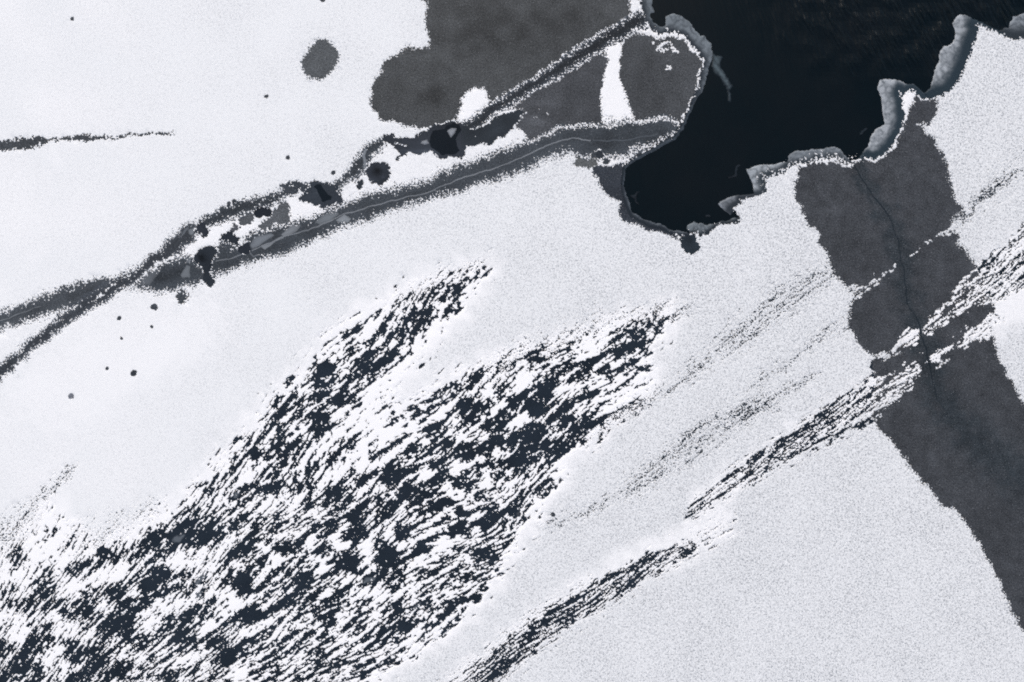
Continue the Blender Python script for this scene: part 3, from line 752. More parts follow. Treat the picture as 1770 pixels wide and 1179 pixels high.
# keep snow off the water, ragged along the shore
S = np.minimum(S, np.where(WD > -30, -WD + NF * 2.2 + 0.3, 12))
slx = win(1290, 1480, 250, 320)
S[slx] = np.maximum(S[slx], np.where((WD[slx] > -2) & (WD[slx] < 17), (NF[slx] * 1.2 - 0.35 - WD[slx] / 9) * 1.5, -12))
slx = win(1190, 1250, 385, 420)
S[slx] = np.maximum(S[slx], np.where((WD[slx] > -2) & (WD[slx] < 12), (NF[slx] * 1.2 - 0.5 - WD[slx] / 9) * 1.5, -12))
slx = win(1090, 1180, 40, 75)
S[slx] = np.maximum(S[slx], np.where((WD[slx] > -2) & (WD[slx] < 10), (NF[slx] * 1.2 - 0.9 - WD[slx] / 9) * 1.5, -12))

# ------------------------------------------------------------------ the setting: lake ice, open water
base_ice = lin(33, 42, 50)


def colf(base, *mods):
    c = np.ones((*mods[0].shape, 1), f32) * base
    return c


def flat_col(sl, base, var=0.12):
    k = 1 + var * (0.6 * BIG[sl] + 0.4 * MID[sl])
    return (np.clip(k, 0.3, 2)[..., None] * base[None, None, :]).astype(f32)


all_sl = (slice(0, NY), slice(0, NX))


def add_frame(o, z, far=4000.0, cols=None):
    """extend a sheet to the horizon with four broad quads round the surveyed area"""
    xa, xb = (gx[0] - PLAN_W / 2) * M, (gx[-1] - PLAN_W / 2) * M
    ya, yb = (PLAN_H / 2 - gy[-1]) * M, (PLAN_H / 2 - gy[0]) * M
    me = o.data
    nv, nl, npoly = len(me.vertices), len(me.loops), len(me.polygons)
    q = [(-far, -far, xb, ya), (xb, -far, far, yb), (xa, yb, far, far), (-far, ya, xa, far)]
    co = []
    for a, b, c, d in q: co += [(a, b, z), (c, b, z), (c, d, z), (a, d, z)]
    me.vertices.add(16)
    me.loops.add(16)
    me.polygons.add(4)
    for k in range(16):
        me.vertices[nv + k].co = co[k]
        me.loops[nl + k].vertex_index = nv + k
    for k in range(4): me.polygons[npoly + k].loop_start = nl + 4 * k
    for an, v in (cols or {}).items():
        at = me.attributes[an]
        for k in range(16):
            if at.data_type == 'FLOAT': at.data[nv + k].value = v
            else: at.data[nv + k].color = (*[float(c) for c in v], 1)
    me.update(calc_edges=True)


zi = np.where(WD < -1.5, 0.0, -0.25).astype(f32)
o = sheet('lake_ice', -WD, all_sl, zi, {'col': flat_col(all_sl, base_ice, 0.10)}, 16, DARK)
add_frame(o, 0.0, cols={'col': base_ice})
tag(o, 'dark bare lake ice beneath the snow', None, None, 'structure')

slw = win(1060, 1960, -170, 450)
rip = smooth(1300, 1560, PX[slw] + 0.5 * (150 - PY[slw])) * smooth(190, 60, PY[slw]) * (0.75 + 0.35 * MID[slw])
rip = np.clip(rip + 0.06, 0, 1)
o = sheet('open_water', WD[slw] + 14, slw, np.full(rip.shape, -0.14, f32), {'ripple': rip.astype(f32)}, 8, WATER)
tag(o, 'black open water of the lake', None, None, 'structure')

# ------------------------------------------------------------------ ice things
def stain(sl, *spots):
    """darker or paler patches that belong to the ice itself: (x, y, rx, ry, angle, factor)"""
    k = np.ones(PX[sl].shape, f32)
    for x, y, rx, ry, a, f in spots:
        t = math.radians(a)
        ux = (PX[sl] - x) * math.cos(t) - (PY[sl] - y) * math.sin(t)
        uy = (PX[sl] - x) * math.sin(t) + (PY[sl] - y) * math.cos(t)
        q = (ux / rx) ** 2 + (uy / ry) ** 2 + 0.35 * MID[sl] + 0.2 * NF[sl]
        k = k * (1 + (f - 1) * np.exp(-np.clip(q, 0, 20)))
    return k[..., None]


def ice_thing(name, label, cat, key, base, z, mat, grow=3.0, group=None, spots=(), blk=4, line=None, water_clip=True, var=0.12, poly=None, warp=1.0):
    if poly is not None: sl, d = sdf_poly(poly, 20, warp)
    else: sl, d = T_[key]
    F = d + f32(grow)
    if water_clip: F = np.minimum(F, -WD[sl] - 1.0)
    col = flat_col(sl, lin(*base), var) * stain(sl, *spots)
    if line is not None: col = col * line(sl, d)
    o = sheet(name, F, sl, np.full(F.shape, z, f32), {'col': np.clip(col, 0, 1).astype(f32)}, blk, mat)
    return tag(o, label, cat, group)


PG = 'bare ice patches in the snow'
ice_thing('ice_patch', 'large lobed grey bare ice patch at the top, left of the water', 'ice patch', 'patch_a', (70, 73, 75), 0.008, ICE, 3, PG,
    [(745, 168, 26, 18, 0, 0.62), (850, 30, 120, 60, 20, 0.72), (980, 60, 90, 50, 20, 0.80), (830, 75, 30, 20, 0, 0.75), (1060, 20, 40, 14, -30, 1.25), (700, 200, 30, 14, 0, 1.2), (940, 85, 60, 20, 20, 1.12), (770, 115, 22, 4, -40, .8)])
ice_thing('ice_patch', 'round grey ice patch lying alone in the snow', 'ice patch', 'patch_oval', (77, 81, 84), 0.008, ICE, 3, PG)
ice_thing('ice_patch', 'triangular grey ice patch left of the white snow strip', 'ice patch', 'patch_b', (71, 74, 78), 0.008, ICE, 2, PG,
    [(938, 178, 20, 4, 0, 1.35), (928, 210, 18, 7, -12, 1.5), (960, 200, 26, 14, 0, 0.85), (990, 150, 30, 30, 0, 0.9), (915, 225, 16, 10, 0, 1.15)])
ice_thing('ice_patch', 'rounded grey ice patch between the snow strip and the water', 'ice patch', 'patch_c', (69, 72, 75), 0.008, ICE, 3, PG,
    [(1135, 145, 40, 40, 0, 0.85), (1180, 150, 20, 10, -40, 1.2), (1150, 105, 5, 20, -60, 1.2)])
ice_thing('ice_patch', 'small grey ice patch under the big lead near the water', 'ice patch', 'patch_d', (84, 87, 88), 0.016, ICE, 2, PG)
ice_thing('ice_patch', 'dark speckled ice wedge on the bank left of the water', 'ice patch', 'patch_e', (50, 55, 62), 0.014, LEAD, 3, PG, var=0.2)


def right_dark(sl, d):
    q = np.full(d.shape, -99, f32)
    s2, s, r, sd = sdf_line([(1477, 282, 6), (1520, 352, 14), (1545, 395, 20), (1562, 470, 18), (1572, 535, 18), (1600, 600, 24), (1615, 670, 26), (1650, 720, 30), (1700, 775, 38), (1780, 835, 40)], 60, 4)
    g = np.zeros((NY, NX), f32)
    g[s2] = np.exp(-np.clip(r, 0, 6) ** 2)
    teal = np.stack([1 - 0.40 * g[sl], 1 - 0.32 * g[sl], 1 - 0.29 * g[sl]], -1)
    k = 1 + 0.12 * (noise(PX[sl] / 14, PY[sl] / 14, 33) * 0.6)
    return teal * k[..., None]


ice_thing('ice_patch', 'long broad dark ice band running down the right side', 'ice patch', 'patch_r', (65, 68, 72), 0.008, ICE, 3, PG,
    [(1400, 292, 40, 10, 10, 1.15), (1440, 288, 12, 8, 0, 1.35), (1500, 295, 14, 8, 30, 1.2), (1475, 400, 20, 20, 0, .9)], line=right_dark, var=0.10)
ice_thing('ice_patch', 'ragged grey ice patch below the dark oval hole, between crack and lead', 'ice patch', 'patch_g2', (84, 88, 92), 0.012, ICE, 2, PG)
ice_thing('ice_patch', 'small grey ice patch left of the dark oval hole', 'ice patch', 'patch_g1', (82, 86, 90), 0.012, ICE, 2, PG)


def lead_tone(edge, mid, width):
    def f(sl, d):
        t = smooth(0, width, d)
        return (edge + (mid - edge) * t)[..., None]
    return f


LG = 'refrozen leads'
L1o = ice_thing('refrozen_lead', 'wide grey refrozen lead ending short at the left edge', 'refrozen lead', 'lead_1', (72, 77, 82), 0.016, LEAD, 3, LG, line=lead_tone(1.05, 0.95, 14), spots=[(120, 515, 70, 4, 20, 0.75)])
L2o = ice_thing('refrozen_lead', 'narrow dark refrozen crack running to the bottom of the left edge', 'refrozen lead', 'lead_2', (66, 71, 77), 0.018, LEAD, 3, LG, line=lead_tone(1.15, 0.72, 10))
L3o = ice_thing('refrozen_lead', 'dark refrozen crack passing above the oval hole', 'refrozen lead', 'lead_3', (62, 68, 74), 0.016, LEAD, 3, LG, line=lead_tone(1.1, 0.7, 10))
L4o = ice_thing('refrozen_lead', 'longest grey refrozen lead with pale middle line, reaching the water', 'refrozen lead', 'lead_4', (68, 74, 80), 0.020, LEAD, 2, LG,
    line=lead_tone(0.95, 0.85, 18), spots=[(1090, 235, 90, 18, 5, 0.78), (1010, 245, 60, 10, 0, 0.85), (295, 475, 26, 9, 20, 0.55), (440, 440, 60, 8, 20, 0.8), (700, 345, 120, 6, 18, 0.85), (996, 249, 16, 6, -5, 1.35), (480, 403, 14, 8, 40, 0.6), (1150, 215, 20, 8, 0, 1.15)])
L6o = ice_thing('refrozen_lead', 'dark curved refrozen crack between blotch and round hole', 'refrozen lead', 'lead_6', (62, 68, 74), 0.016, LEAD, 3, LG, line=lead_tone(1.1, 0.65, 9), spots=[(638, 268, 12, 3, 60, 1.5)])
L5o = ice_thing('refrozen_lead', 'straight dark crack with white speckled banks climbing to the water', 'refrozen lead', 'arm', (60, 66, 73), 0.020, LEAD, -0.5, LG, line=lead_tone(1.15, 0.38, 15))
ice_thing('ice_crack', 'thin feathery dark crack tapering off at the left edge', 'ice crack', 'spruce', (66, 70, 74), 0.016, LEAD, 3)

HG = 'dark melt holes'
ice_thing('melt_hole', 'large spiky dark melt hole with two pale floes', 'melt hole', 'hole_outer', (49, 54, 61), 0.024, DARK, 2, HG, var=0.15, spots=[(730, 262, 30, 4, 0, 1.9), (715, 248, 30, 8, 5, 1.1), (772, 218, 20, 4, 10, .6)])
ice_thing('melt_hole', 'elongated dark pocket right of the spiky hole', 'melt hole', 'pocket', (48, 54, 60), 0.028, DARK, 2, HG, var=0.15, spots=[(855, 228, 14, 6, 35, 1.35), (880, 205, 20, 8, 20, .8)])
ice_thing('melt_hole', 'spiky dark melt blotch in the crack, left of the round hole', 'melt hole', 'blob_m', (50, 56, 63), 0.024, DARK, 2, HG, var=0.15, spots=[(535, 340, 14, 4, 20, 1.25), (552, 333, 5, 12, 60, 1.2)])
ice_thing('melt_hole', 'speckled dark crust joined to the left of the spiky blotch', 'melt hole', 'blob_m_left', (58, 64, 71), 0.020, LEAD, 2, HG)
ice_thing('melt_hole', 'round dark melt hole with ragged rim in the snow', 'melt hole', 'hole_n', (48, 53, 60), 0.024, DARK, 2, HG, var=0.2, spots=[(652, 297, 9, 7, 0, 0.30), (662, 305, 5, 3, 30, 1.6), (645, 311, 6, 3, 0, 1.6), (660, 288, 8, 4, 0, 1.2)])
ice_thing('melt_hole', 'tiny dark hole just below left of the round hole', 'melt hole', 'hole_n2', (50, 56, 62), 0.024, DARK, 2, HG)
ice_thing('melt_hole', 'dark oval melt hole ringed by thin white frost', 'melt hole', 'hole_b', (36, 41, 48), 0.024, DARK, 1, HG)
ice_thing('melt_hole', 'small dark hole where the narrow crack bends', 'melt hole', 'hole_a', (46, 51, 58), 0.024, DARK, 2, HG)
ice_thing('melt_hole', 'dark angular melt hole above the lead with a grey bud', 'melt hole', 'hole_c', (44, 50, 57), 0.028, DARK, 2, HG)
ice_thing('melt_hole', 'grey speckled bud on top of the angular hole', 'melt hole', 'hole_c2', (84, 88, 94), 0.022, LEAD, 2, HG)
ice_thing('melt_hole', 'small dark leaf shaped hole with white outline on the lead', 'melt hole', 'hole_d', (40, 45, 52), 0.032, DARK, 1, HG)
ice_thing('melt_hole', 'dark bow tie shaped hole with a drop hanging below the lead', 'melt hole', 'bowtie', (47, 53, 60), 0.032, DARK, 1.5, HG, var=0.15, spots=[(347, 445, 9, 7, -20, 0.35)])
ice_thing('melt_hole', 'stippled dark round spot in the snow below the lead', 'melt hole', 'hole_s', (66, 71, 76), 0.016, LEAD, 3, HG)
ice_thing('melt_hole', 'small dark ringed hole at the right end of the big lead', 'melt hole', 'hole_r1', (46, 51, 57), 0.032, DARK, 1, HG)
ice_thing('melt_hole', 'small dark hole in the white snow bank beside the wedge', 'melt hole', 'hole_r2', (56, 61, 66), 0.032, DARK, 1, HG)
ice_thing('melt_hole', 'spiky dark hole at the very bottom tip of the open water', 'melt hole', 'hole_tip', (42, 50, 57), 0.024, DARK, 2, HG, var=0.2, spots=[(1192, 417, 6, 8, 0, .6)])
# water standing in the holes
def pool(label, poly, base, z, parent_name=None):
    sl, d = sdf_poly(poly, 12, 0.6)
    col = flat_col(sl, lin(*base), 0.1)
    o = sheet('meltwater', d, sl, np.full(d.shape, z, f32), {'col': col}, 4, BLACK)
    return o
holes = [o for o in bpy.data.objects if o.name.startswith('melt_hole')]
def by_label(t): return next(o for o in bpy.data.objects if o.get('label', '').startswith(t))
pool('', hole_core, (18, 25, 32), 0.040).parent = by_label('large spiky')
pool('', blob_m_core, (20, 28, 35), 0.040).parent = by_label('spiky dark melt blotch')

# pale panes of clear ice frozen into the leads
def pane(parent, poly, base, z=0.026, warp=0.4):
    sl, d = sdf_poly(poly, 10, warp)
    col = flat_col(sl, lin(*base), 0.12) * (0.85 + 0.22 * smooth(0, 5, d))[..., None]
    o = sheet('ice_pane', d, sl, np.full(d.shape, z, f32), {'col': col.astype(f32)}, 1, SLUSH)
    o.parent = parent
pane(L4o, Z(480, 290, 180, [(990, 900), (1140, 800), (1240, 870), (1200, 930), (1060, 940)]), (124, 130, 135))
pane(L4o, Z(480, 290, 180, [(640, 940), (800, 780), (1000, 730), (1060, 780), (900, 890), (720, 980)]), (103, 109, 114))
pane(L4o, Z(370, 330, 180, [(1130, 740), (1330, 565), (1480, 600), (1400, 680), (1180, 780)]), (115, 120, 125))
pane(L4o, Z(370, 330, 180, [(600, 930), (680, 790), (950, 720), (1010, 770), (850, 880), (650, 985)]), (105, 111, 117))
pane(L4o, Z(370, 330, 180, [(780, 950), (1000, 860), (1200, 770), (1180, 810), (1000, 890), (860, 1000)]), (125, 131, 136))
pane(L4o, Z(220, 380, 180, [(910, 930), (1000, 780), (1060, 800), (1070, 980), (940, 975)]), (108, 114, 119))
pane(L4o, Z(220, 380, 180, [(990, 660), (1080, 660), (1070, 740), (1000, 735)]), (106, 112, 118))
pane(L4o, Z(220, 380, 180, [(260, 980), (430, 850), (570, 780), (560, 880), (450, 1010), (400, 1110), (230, 1110)]), (92, 97, 102))
pane(L2o, Z(220, 380, 180, [(1050, 170), (1120, 130), (1150, 200), (1110, 260), (1050, 240)]), (112, 118, 123))
pane(L2o, Z(220, 380, 180, [(870, 290), (1000, 150), (1060, 120), (1040, 170), (920, 270), (880, 310)]), (100, 106, 112))
pane(L6o, [(627, 277), (625, 268), (630, 258), (634, 258), (631, 270), (633, 284), (631, 293), (628, 290)], (116, 122, 128))

# thin pale seams down the middle of the leads
def seam(parent, pts, base=(125, 130, 135), hw=1.0, z=0.036):
    sl, s, r, sd = sdf_line([(x, y, hw) for x, y in pts], 4, 0.35)
    col = flat_col(sl, lin(*base), 0.1)
    o = sheet('seam', s, sl, np.full(s.shape, z, f32), {'col': col}, 1, SLUSH)
    o.parent = parent
seam(L4o, [(373, 453), (390, 448), (404, 446), (417, 440)], (112, 117, 122))
seam(L4o, [(436, 433), (449, 427), (472, 418), (487, 410), (512, 403), (550, 392), (571, 382), (596, 370), (612, 367), (633, 360), (660, 351), (690, 344), (713, 339), (739, 334), (760, 324),
    (800, 308), (850, 292), (900, 274), (933, 257), (971, 242), (992, 239), (1022, 243)], (118, 123, 128), 0.95)
seam(L4o, [(1022, 243), (1050, 244), (1090, 241), (1135, 232)], (76, 82, 88), 1.2)
seam(L4o, [(432, 437), (438, 444), (447, 440)], (105, 110, 115), 1.0)
seam(L1o, [(-40, 568), (0, 555), (20, 548), (35, 543), (60, 533), (70, 530)], (110, 115, 119), 0.8)
seam(L3o, [(432, 347), (441, 347), (452, 341)], (120, 125, 130), 0.8)

FG = 'pale floes in the spiky hole'
def floe(label, poly, base):
    sl, d = sdf_poly(poly, 8, 0.3)
    col = flat_col(sl, lin(*base), 0.15) * (0.7 + 0.4 * smooth(0, 4, d))[..., None]
    zf = np.where(d > 1.2, 0.075, 0.042).astype(f32)
    tag(sheet('ice_floe', d, sl, zf, {'col': col.astype(f32)}, 1, SLUSH), label, 'ice floe', FG)
floe('pale arrowhead floe at the top right of the spiky hole', Z(720, 160, 180, [(520, 650), (600, 605), (680, 615), (645, 690), (580, 765), (545, 700)]), (125, 130, 136))
floe('pale triangular floe at the left of the spiky hole', Z(720, 160, 180, [(70, 870), (100, 825), (170, 795), (215, 870), (150, 895)]), (120, 125, 131))

# small dark spots in the snow
SG = 'tiny dark spots scattered in the snow'
spot_labels = ['tiny dark spot near the top left corner', 'tiny dark spot below left of the round grey patch', 'tiny dark spot above the crack, in open snow', 'tiny dark spot right above the spiky blotch',
    'dark ragged spot left of the stippled round spot', 'tiny dark spot below the narrow crack', 'faint speck below the ragged spot', 'faint speck under the narrow crack, lower one', 'faint speck left of the dark star spot',
    'dark star shaped spot in the left snowfield', 'pale grey star spot low in the left snowfield', 'dark fleck cut by the top edge', 'left one of two dots above the dark crack', 'right one of two dots above the dark crack',
    'dark dot left of the ringed hole at the lead', 'dark dot in the streaked snow, left one', 'dark dot in the streaked snow, right one']
for k, (x, y, r) in enumerate(specks):
    ice_thing('ice_spot', spot_labels[k], 'ice spot', 'speck%d' % k, (110, 114, 122) if k == 10 else (58, 63, 69), 0.034, LEAD, 2, SG)

# scoured dark ice and long crack
def scoured(label, key_poly, grow):
    sl, d = sdf_poly(key_poly, 60, 1.0)
    F = np.minimum(d + grow, -WD[sl] - 1)
    col = flat_col(sl, lin(36, 44, 53), 0.14)
    tag(sheet('scoured_ice', F, sl, np.full(F.shape, 0.004, f32), {'col': col}, 8, DARK), label, 'ice', 'wind scoured dark ice')
scoured('wide wind scoured dark ice field at lower left, streaked with drifts', zone, 30)
SC0 = by_label('wide wind scoured')
for x, y, rx, ry, a in ((307, 931, 4, 8, -50), (345, 1003, 10, 5, 40), (340, 1030, 7, 5, 20), (411, 858, 5, 4, 0), (298, 1068, 4, 3, 0), (720, 1048, 6, 3, 40), (640, 1002, 8, 4, 20)):
    sl, d = sdf_poly(ell(x, y, rx * 1.4, ry * 1.4, a), 8, 1.2)
    m_ = smooth(0, 4, d)[..., None]
    o = sheet('pale_ice', d, sl, np.full(d.shape, 0.007, f32), {'col': (lin(36, 44, 53) * (1 - m_) + lin(92, 99, 106) * m_).astype(f32)}, 1, SLUSH)
    o.parent = SC0
scoured('narrow scoured dark ice streak at the bottom centre', [(700, 1300), (780, 1180), (900, 1095), (1050, 1000), (1180, 930), (1270, 880), (1290, 900), (1190, 975), (1080, 1040), (960, 1110), (860, 1190), (780, 1300)], 4)
scoured('narrow scoured dark ice streak meeting the dark band on the right', [(1205, 875), (1300, 785), (1400, 712), (1512, 640), (1514, 722), (1400, 790), (1300, 840)], 6)
slc, sc_, rc_, _s = sdf_line([(1477, 282, 0.59), (1480, 292, 0.79), (1487, 305, 0.79), (1500, 325, 0.86), (1513, 342, 0.86), (1522, 356, 1.19), (1535, 372, 1.06), (1545, 395, 0.92), (1552, 415, 0.79), (1556, 435, 0.79), (1562, 470, 0.79), (1566, 500, 0.79),
    (1568, 528, 0.92), (1574, 537, 0.79), (1582, 545, 0.86), (1589, 562, 1.19), (1592, 578, 1.32), (1598, 592, 1.19), (1602, 608, 1.06), (1606, 625, 1.32), (1609, 645, 0.86), (1614, 664, 0.66), (1619, 690, 0.53), (1638, 715, 0.46)], 6, 0.45)
tag(sheet('ice_crack', sc_, slc, np.full(sc_.shape, 0.013, f32), {'col': flat_col(slc, lin(36, 43, 49), 0.1)}, 1, BLACK), 'thin black crack zigzagging down the broad dark ice band', 'ice crack')
# the crack has swept its own line clear of snow
S[slc] = np.minimum(S[slc], np.where(sc_ > -1.0, -sc_ + NF[slc] * 0.8 - 0.4, 12))

# ------------------------------------------------------------------ slush shelves along the shore
billow = np.abs(noise(PX / 13, PY / 13, 41)) * 0.6 + np.abs(noise(PX / 6, PY / 6, 42)) * 0.3
wisp = noise(PX / 20 + WX * 0.15, PY / 9 + WY * 0.2, 43)
shelf_n = [0]
def shelf(label, poly, bright, depth0, depth1, z=-0.012, name='ice_shelf', dark=(48, 56, 63), grp='slush shelves along the open water', rough=0.5, soft=False, warp=0.5):
    shelf_n[0] += 1
    z -= 0.003 * shelf_n[0]
    sl, d = sdf_poly(poly, 16, warp)
    d = d + (noise(PX[sl] / 5, PY[sl] / 5, 44) * rough)
    t = smooth(depth0, depth1, WD[sl])
    t = t * (0.46 + 0.80 * billow[sl]) + 0.12 * wisp[sl] * t
    lip = smooth(3.2, 0.6, d) * smooth(depth0, depth1, WD[sl]) * 0.18
    t = np.clip(t + lip, 0, 1.25)[..., None]
    if soft: t = t * smooth(0, 7, d)[..., None]
    col = lin(*dark) * (1 - t) + lin(*bright) * t
    zf = (z - 0.10 * smooth(2.5, 0, d)).astype(f32)
    o = sheet(name, d, sl, zf, {'col': np.clip(col, 0.002, 1).astype(f32)}, 1, SLUSH)
    return tag(o, label, 'ice shelf', grp)


shelf('thick grey slush shelf curling round the bay beside the rounded ice patch', [(1100, -170), (1127, -170), (1127, 0), (1128, 10), (1132, 21), (1124, 22), (1125, 30), (1130, 40), (1141, 46), (1149, 45), (1152, 40), (1151, 32), (1156, 26), (1162, 23), (1170, 26), (1180, 28), (1192, 37),
    (1199, 48), (1211, 60), (1219, 61), (1224, 71), (1230, 79), (1232, 92), (1231, 104), (1227, 117), (1221, 133), (1218, 149), (1210, 164), (1201, 180), (1190, 182), (1200, 150), (1203, 140), (1210, 112), (1212, 102), (1200, 88), (1184, 70), (1162, 57), (1137, 63), (1118, 48), (1108, 30)],
    (102, 110, 116), 2, 16, dark=(44, 51, 58))
shelf('thin dark grey slush rim below the rounded ice patch', [(1201, 180), (1192, 199), (1181, 224), (1167, 239), (1144, 254), (1121, 267), (1093, 282), (1084, 289), (1081, 295), (1080, 306), (1078, 317), (1068, 317), (1072, 300), (1075, 284), (1086, 273), (1111, 260), (1144, 242), (1163, 230), (1174, 214), (1180, 202), (1190, 180)],
    (66, 74, 81), 1, 6, dark=(32, 40, 47))
shelf('thin slush rim at the lower left of the open water', [(1078, 317), (1082, 331), (1088, 350), (1092, 367), (1103, 372), (1112, 377), (1117, 380), (1124, 381), (1131, 384), (1145, 389), (1159, 397), (1172, 398), (1187, 401), (1192, 410), (1186, 420), (1200, 418), (1206, 426), (1200, 436), (1190, 436), (1176, 424), (1150, 406), (1120, 396), (1090, 382), (1078, 365), (1074, 345), (1068, 317)],
    (78, 85, 92), 2, 9, dark=(36, 43, 50))
shelf('scalloped grey slush shelf at the bottom tip of the open water', [(1186, 394), (1189, 387), (1194, 386), (1199, 383), (1206, 386), (1212, 383), (1218, 387), (1226, 387), (1239, 386), (1260, 380), (1268, 376), (1280, 378), (1281, 388), (1260, 392), (1247, 394), (1230, 408), (1205, 412), (1194, 405)],
    (100, 108, 113), 4, 14, dark=(40, 47, 53))
shelf('pointed grey slush shelf, lower of two beaks on the right shore', [(1241, 352), (1257, 341), (1273, 337), (1297, 336), (1308, 335), (1320, 338), (1300, 350), (1284, 356), (1268, 366), (1262, 372), (1254, 364)],
    (128, 134, 140), 6, 20, dark=(48, 54, 60), warp=0.25, rough=.2)
shelf('pointed grey slush shelf, upper of two beaks on the right shore', [(1290, 292), (1307, 286), (1320, 284), (1337, 284), (1349, 281), (1373, 278), (1382, 274), (1385, 288), (1368, 294), (1340, 312), (1330, 320), (1328, 332), (1314, 342), (1305, 337), (1302, 319), (1295, 304)],
    (142, 149, 154), 6, 20, dark=(52, 60, 66), warp=0.25, rough=.2)
shelf('low domed slush shelf with white speckles on the right shore', [(1362, 278), (1367, 265), (1381, 260), (1398, 259), (1416, 258), (1430, 253), (1442, 253), (1452, 259), (1462, 269), (1474, 279), (1470, 292), (1455, 284), (1440, 280), (1420, 282), (1396, 292), (1370, 292)],
    (112, 119, 125), 4, 16, dark=(56, 63, 69))
shelf('tall wavy pale slush shelf left of the white snow spike', [(1517, 152), (1521, 138), (1529, 136), (1549, 137), (1559, 141), (1570, 145), (1580, 145), (1591, 155), (1597, 158), (1606, 170), (1614, 176), (1600, 179), (1588, 174), (1578, 166), (1570, 162), (1564, 170), (1568, 187), (1568, 205), (1563, 214), (1563, 227), (1556, 240), (1545, 258), (1528, 273), (1511, 279), (1490, 279), (1477, 282), (1480, 276), (1487, 270), (1498, 256), (1504, 245), (1506, 235), (1514, 224), (1530, 215), (1529, 206), (1526, 190), (1525, 173)],
    (146, 152, 157), 9, 26, dark=(44, 56, 64), warp=0.3)
shelf('long wavy pale slush shelf in the top right corner', [(1598, 160), (1609, 152), (1612, 140), (1615, 121), (1623, 109), (1625, 98), (1626, 89), (1631, 80), (1643, 76), (1650, 65), (1653, 55), (1648, 40), (1650, 33), (1659, 24), (1671, 27), (1680, 32), (1692, 36), (1707, 43), (1722, 50), (1740, 60), (1745, 72), (1722, 61), (1707, 53), (1696, 50), (1688, 70), (1679, 100), (1666, 131), (1645, 163), (1628, 171), (1610, 174)],
    (148, 154, 159), 12, 36, dark=(42, 54, 62), warp=0.3)
shelf('cloudy grey slush shelf cut by the right edge', [(1728, 54), (1736, 49), (1744, 48), (1747, 39), (1753, 28), (1770, 22), (1800, 18), (1960, 30), (1960, 66), (1770, 72), (1753, 74), (1736, 66)],
    (120, 127, 133), 8, 34, dark=(48, 55, 61), warp=0.4)
o = shelf('faint sunken tongue of slush drifting off the bay into black water', Z(1180, 60, 180, [(500, 260), (560, 345), (640, 335), (685, 380), (650, 470), (640, 520), (740, 640), (780, 740), (860, 850), (825, 930), (850, 1179), (770, 1120), (755, 920), (700, 830), (620, 730), (520, 660), (500, 480)]),
    (72, 84, 90), 2, 16, z=-0.04, name='slush_tongue', dark=(22, 30, 37), grp='slush wisps in the water', soft=True)
for lab, pts, b in (('faint crescent wisp of slush in the lower left of the water', [(1106, 333, .3), (1099, 335, 1.2), (1095, 340, 1.8), (1096, 346, 1.2), (1103, 350, .3)], (36, 44, 51)),
                ('faint slanting wisp of slush left of the upper beak', [(1262, 308, .6), (1272, 296, 2.2), (1280, 288, 1.0)], (33, 41, 48)),
                ('faint fleck of slush beside the tall wavy shelf', [(1488, 228, 0.9), (1491, 224, 1.8), (1494, 223, 1.2)], (42, 51, 58)),
                ('faint fleck of slush above the scalloped shelf', [(1220, 375, .8), (1223, 374, 1.4), (1226, 375, .8)], (48, 55, 61))):
    sl, s, r, sd = sdf_line([(x, y, w + 1.2) for x, y, w in pts], 6, 1.2)
    m_ = smooth(0, 3.0, s + 0.5 * NF[sl])[..., None]
    col = lin(19, 25, 31) * (1 - m_) + lin(*b) * m_
    tag(sheet('slush_wisp', s, sl, np.full(s.shape, -0.10, f32), {'col': col.astype(f32)}, 1, SLUSH), lab, 'slush', 'slush wisps in the water')

# ------------------------------------------------------------------ the snow itself, split into the pieces one can name
drift = np.zeros((NY, NX), f32)
drift = np.maximum(drift, smooth(-42, 4, ZD))
for pts, w in (([(800, 1190), (950, 1070), (1100, 975), (1200, 935), (1240, 905)], 34), ([(1215, 868), (1330, 790), (1500, 685), (1600, 620)], 26), ([(1600, 590), (1700, 510), (1790, 430)], 48), ([(1640, 590), (1720, 545), (1800, 500)], 34)):
    sl, s, r, sd = sdf_line([(x, y, w) for x, y in pts], 60, 3)
    drift[sl] = np.maximum(drift[sl], 0.75 * smooth(-20, 12, s - 6))
OWN = np.zeros((NY - 1, NX - 1), np.int16)
own_list = [None]
cxy = (PX[:-1, :-1], PY[:-1, :-1])


def region(name, label, cat, poly, kind=None, group=None, z=1.0, dr=0.0, mask=None):
    sl, d = sdf_poly(poly, 14, 0.0)
    own_list.append((name, label, cat, kind, group))
    k = len(own_list) - 1
    cs_ = (slice(sl[0].start, min(sl[0].stop, NY - 1)), slice(sl[1].start, min(sl[1].stop, NX - 1)))
    dd = d[:cs_[0].stop - cs_[0].start, :cs_[1].stop - cs_[1].start]
    OWN[cs_] = np.where(dd > 0, k, OWN[cs_])
    if dr: drift[sl] = np.maximum(drift[sl], dr * smooth(-12, 10, d))


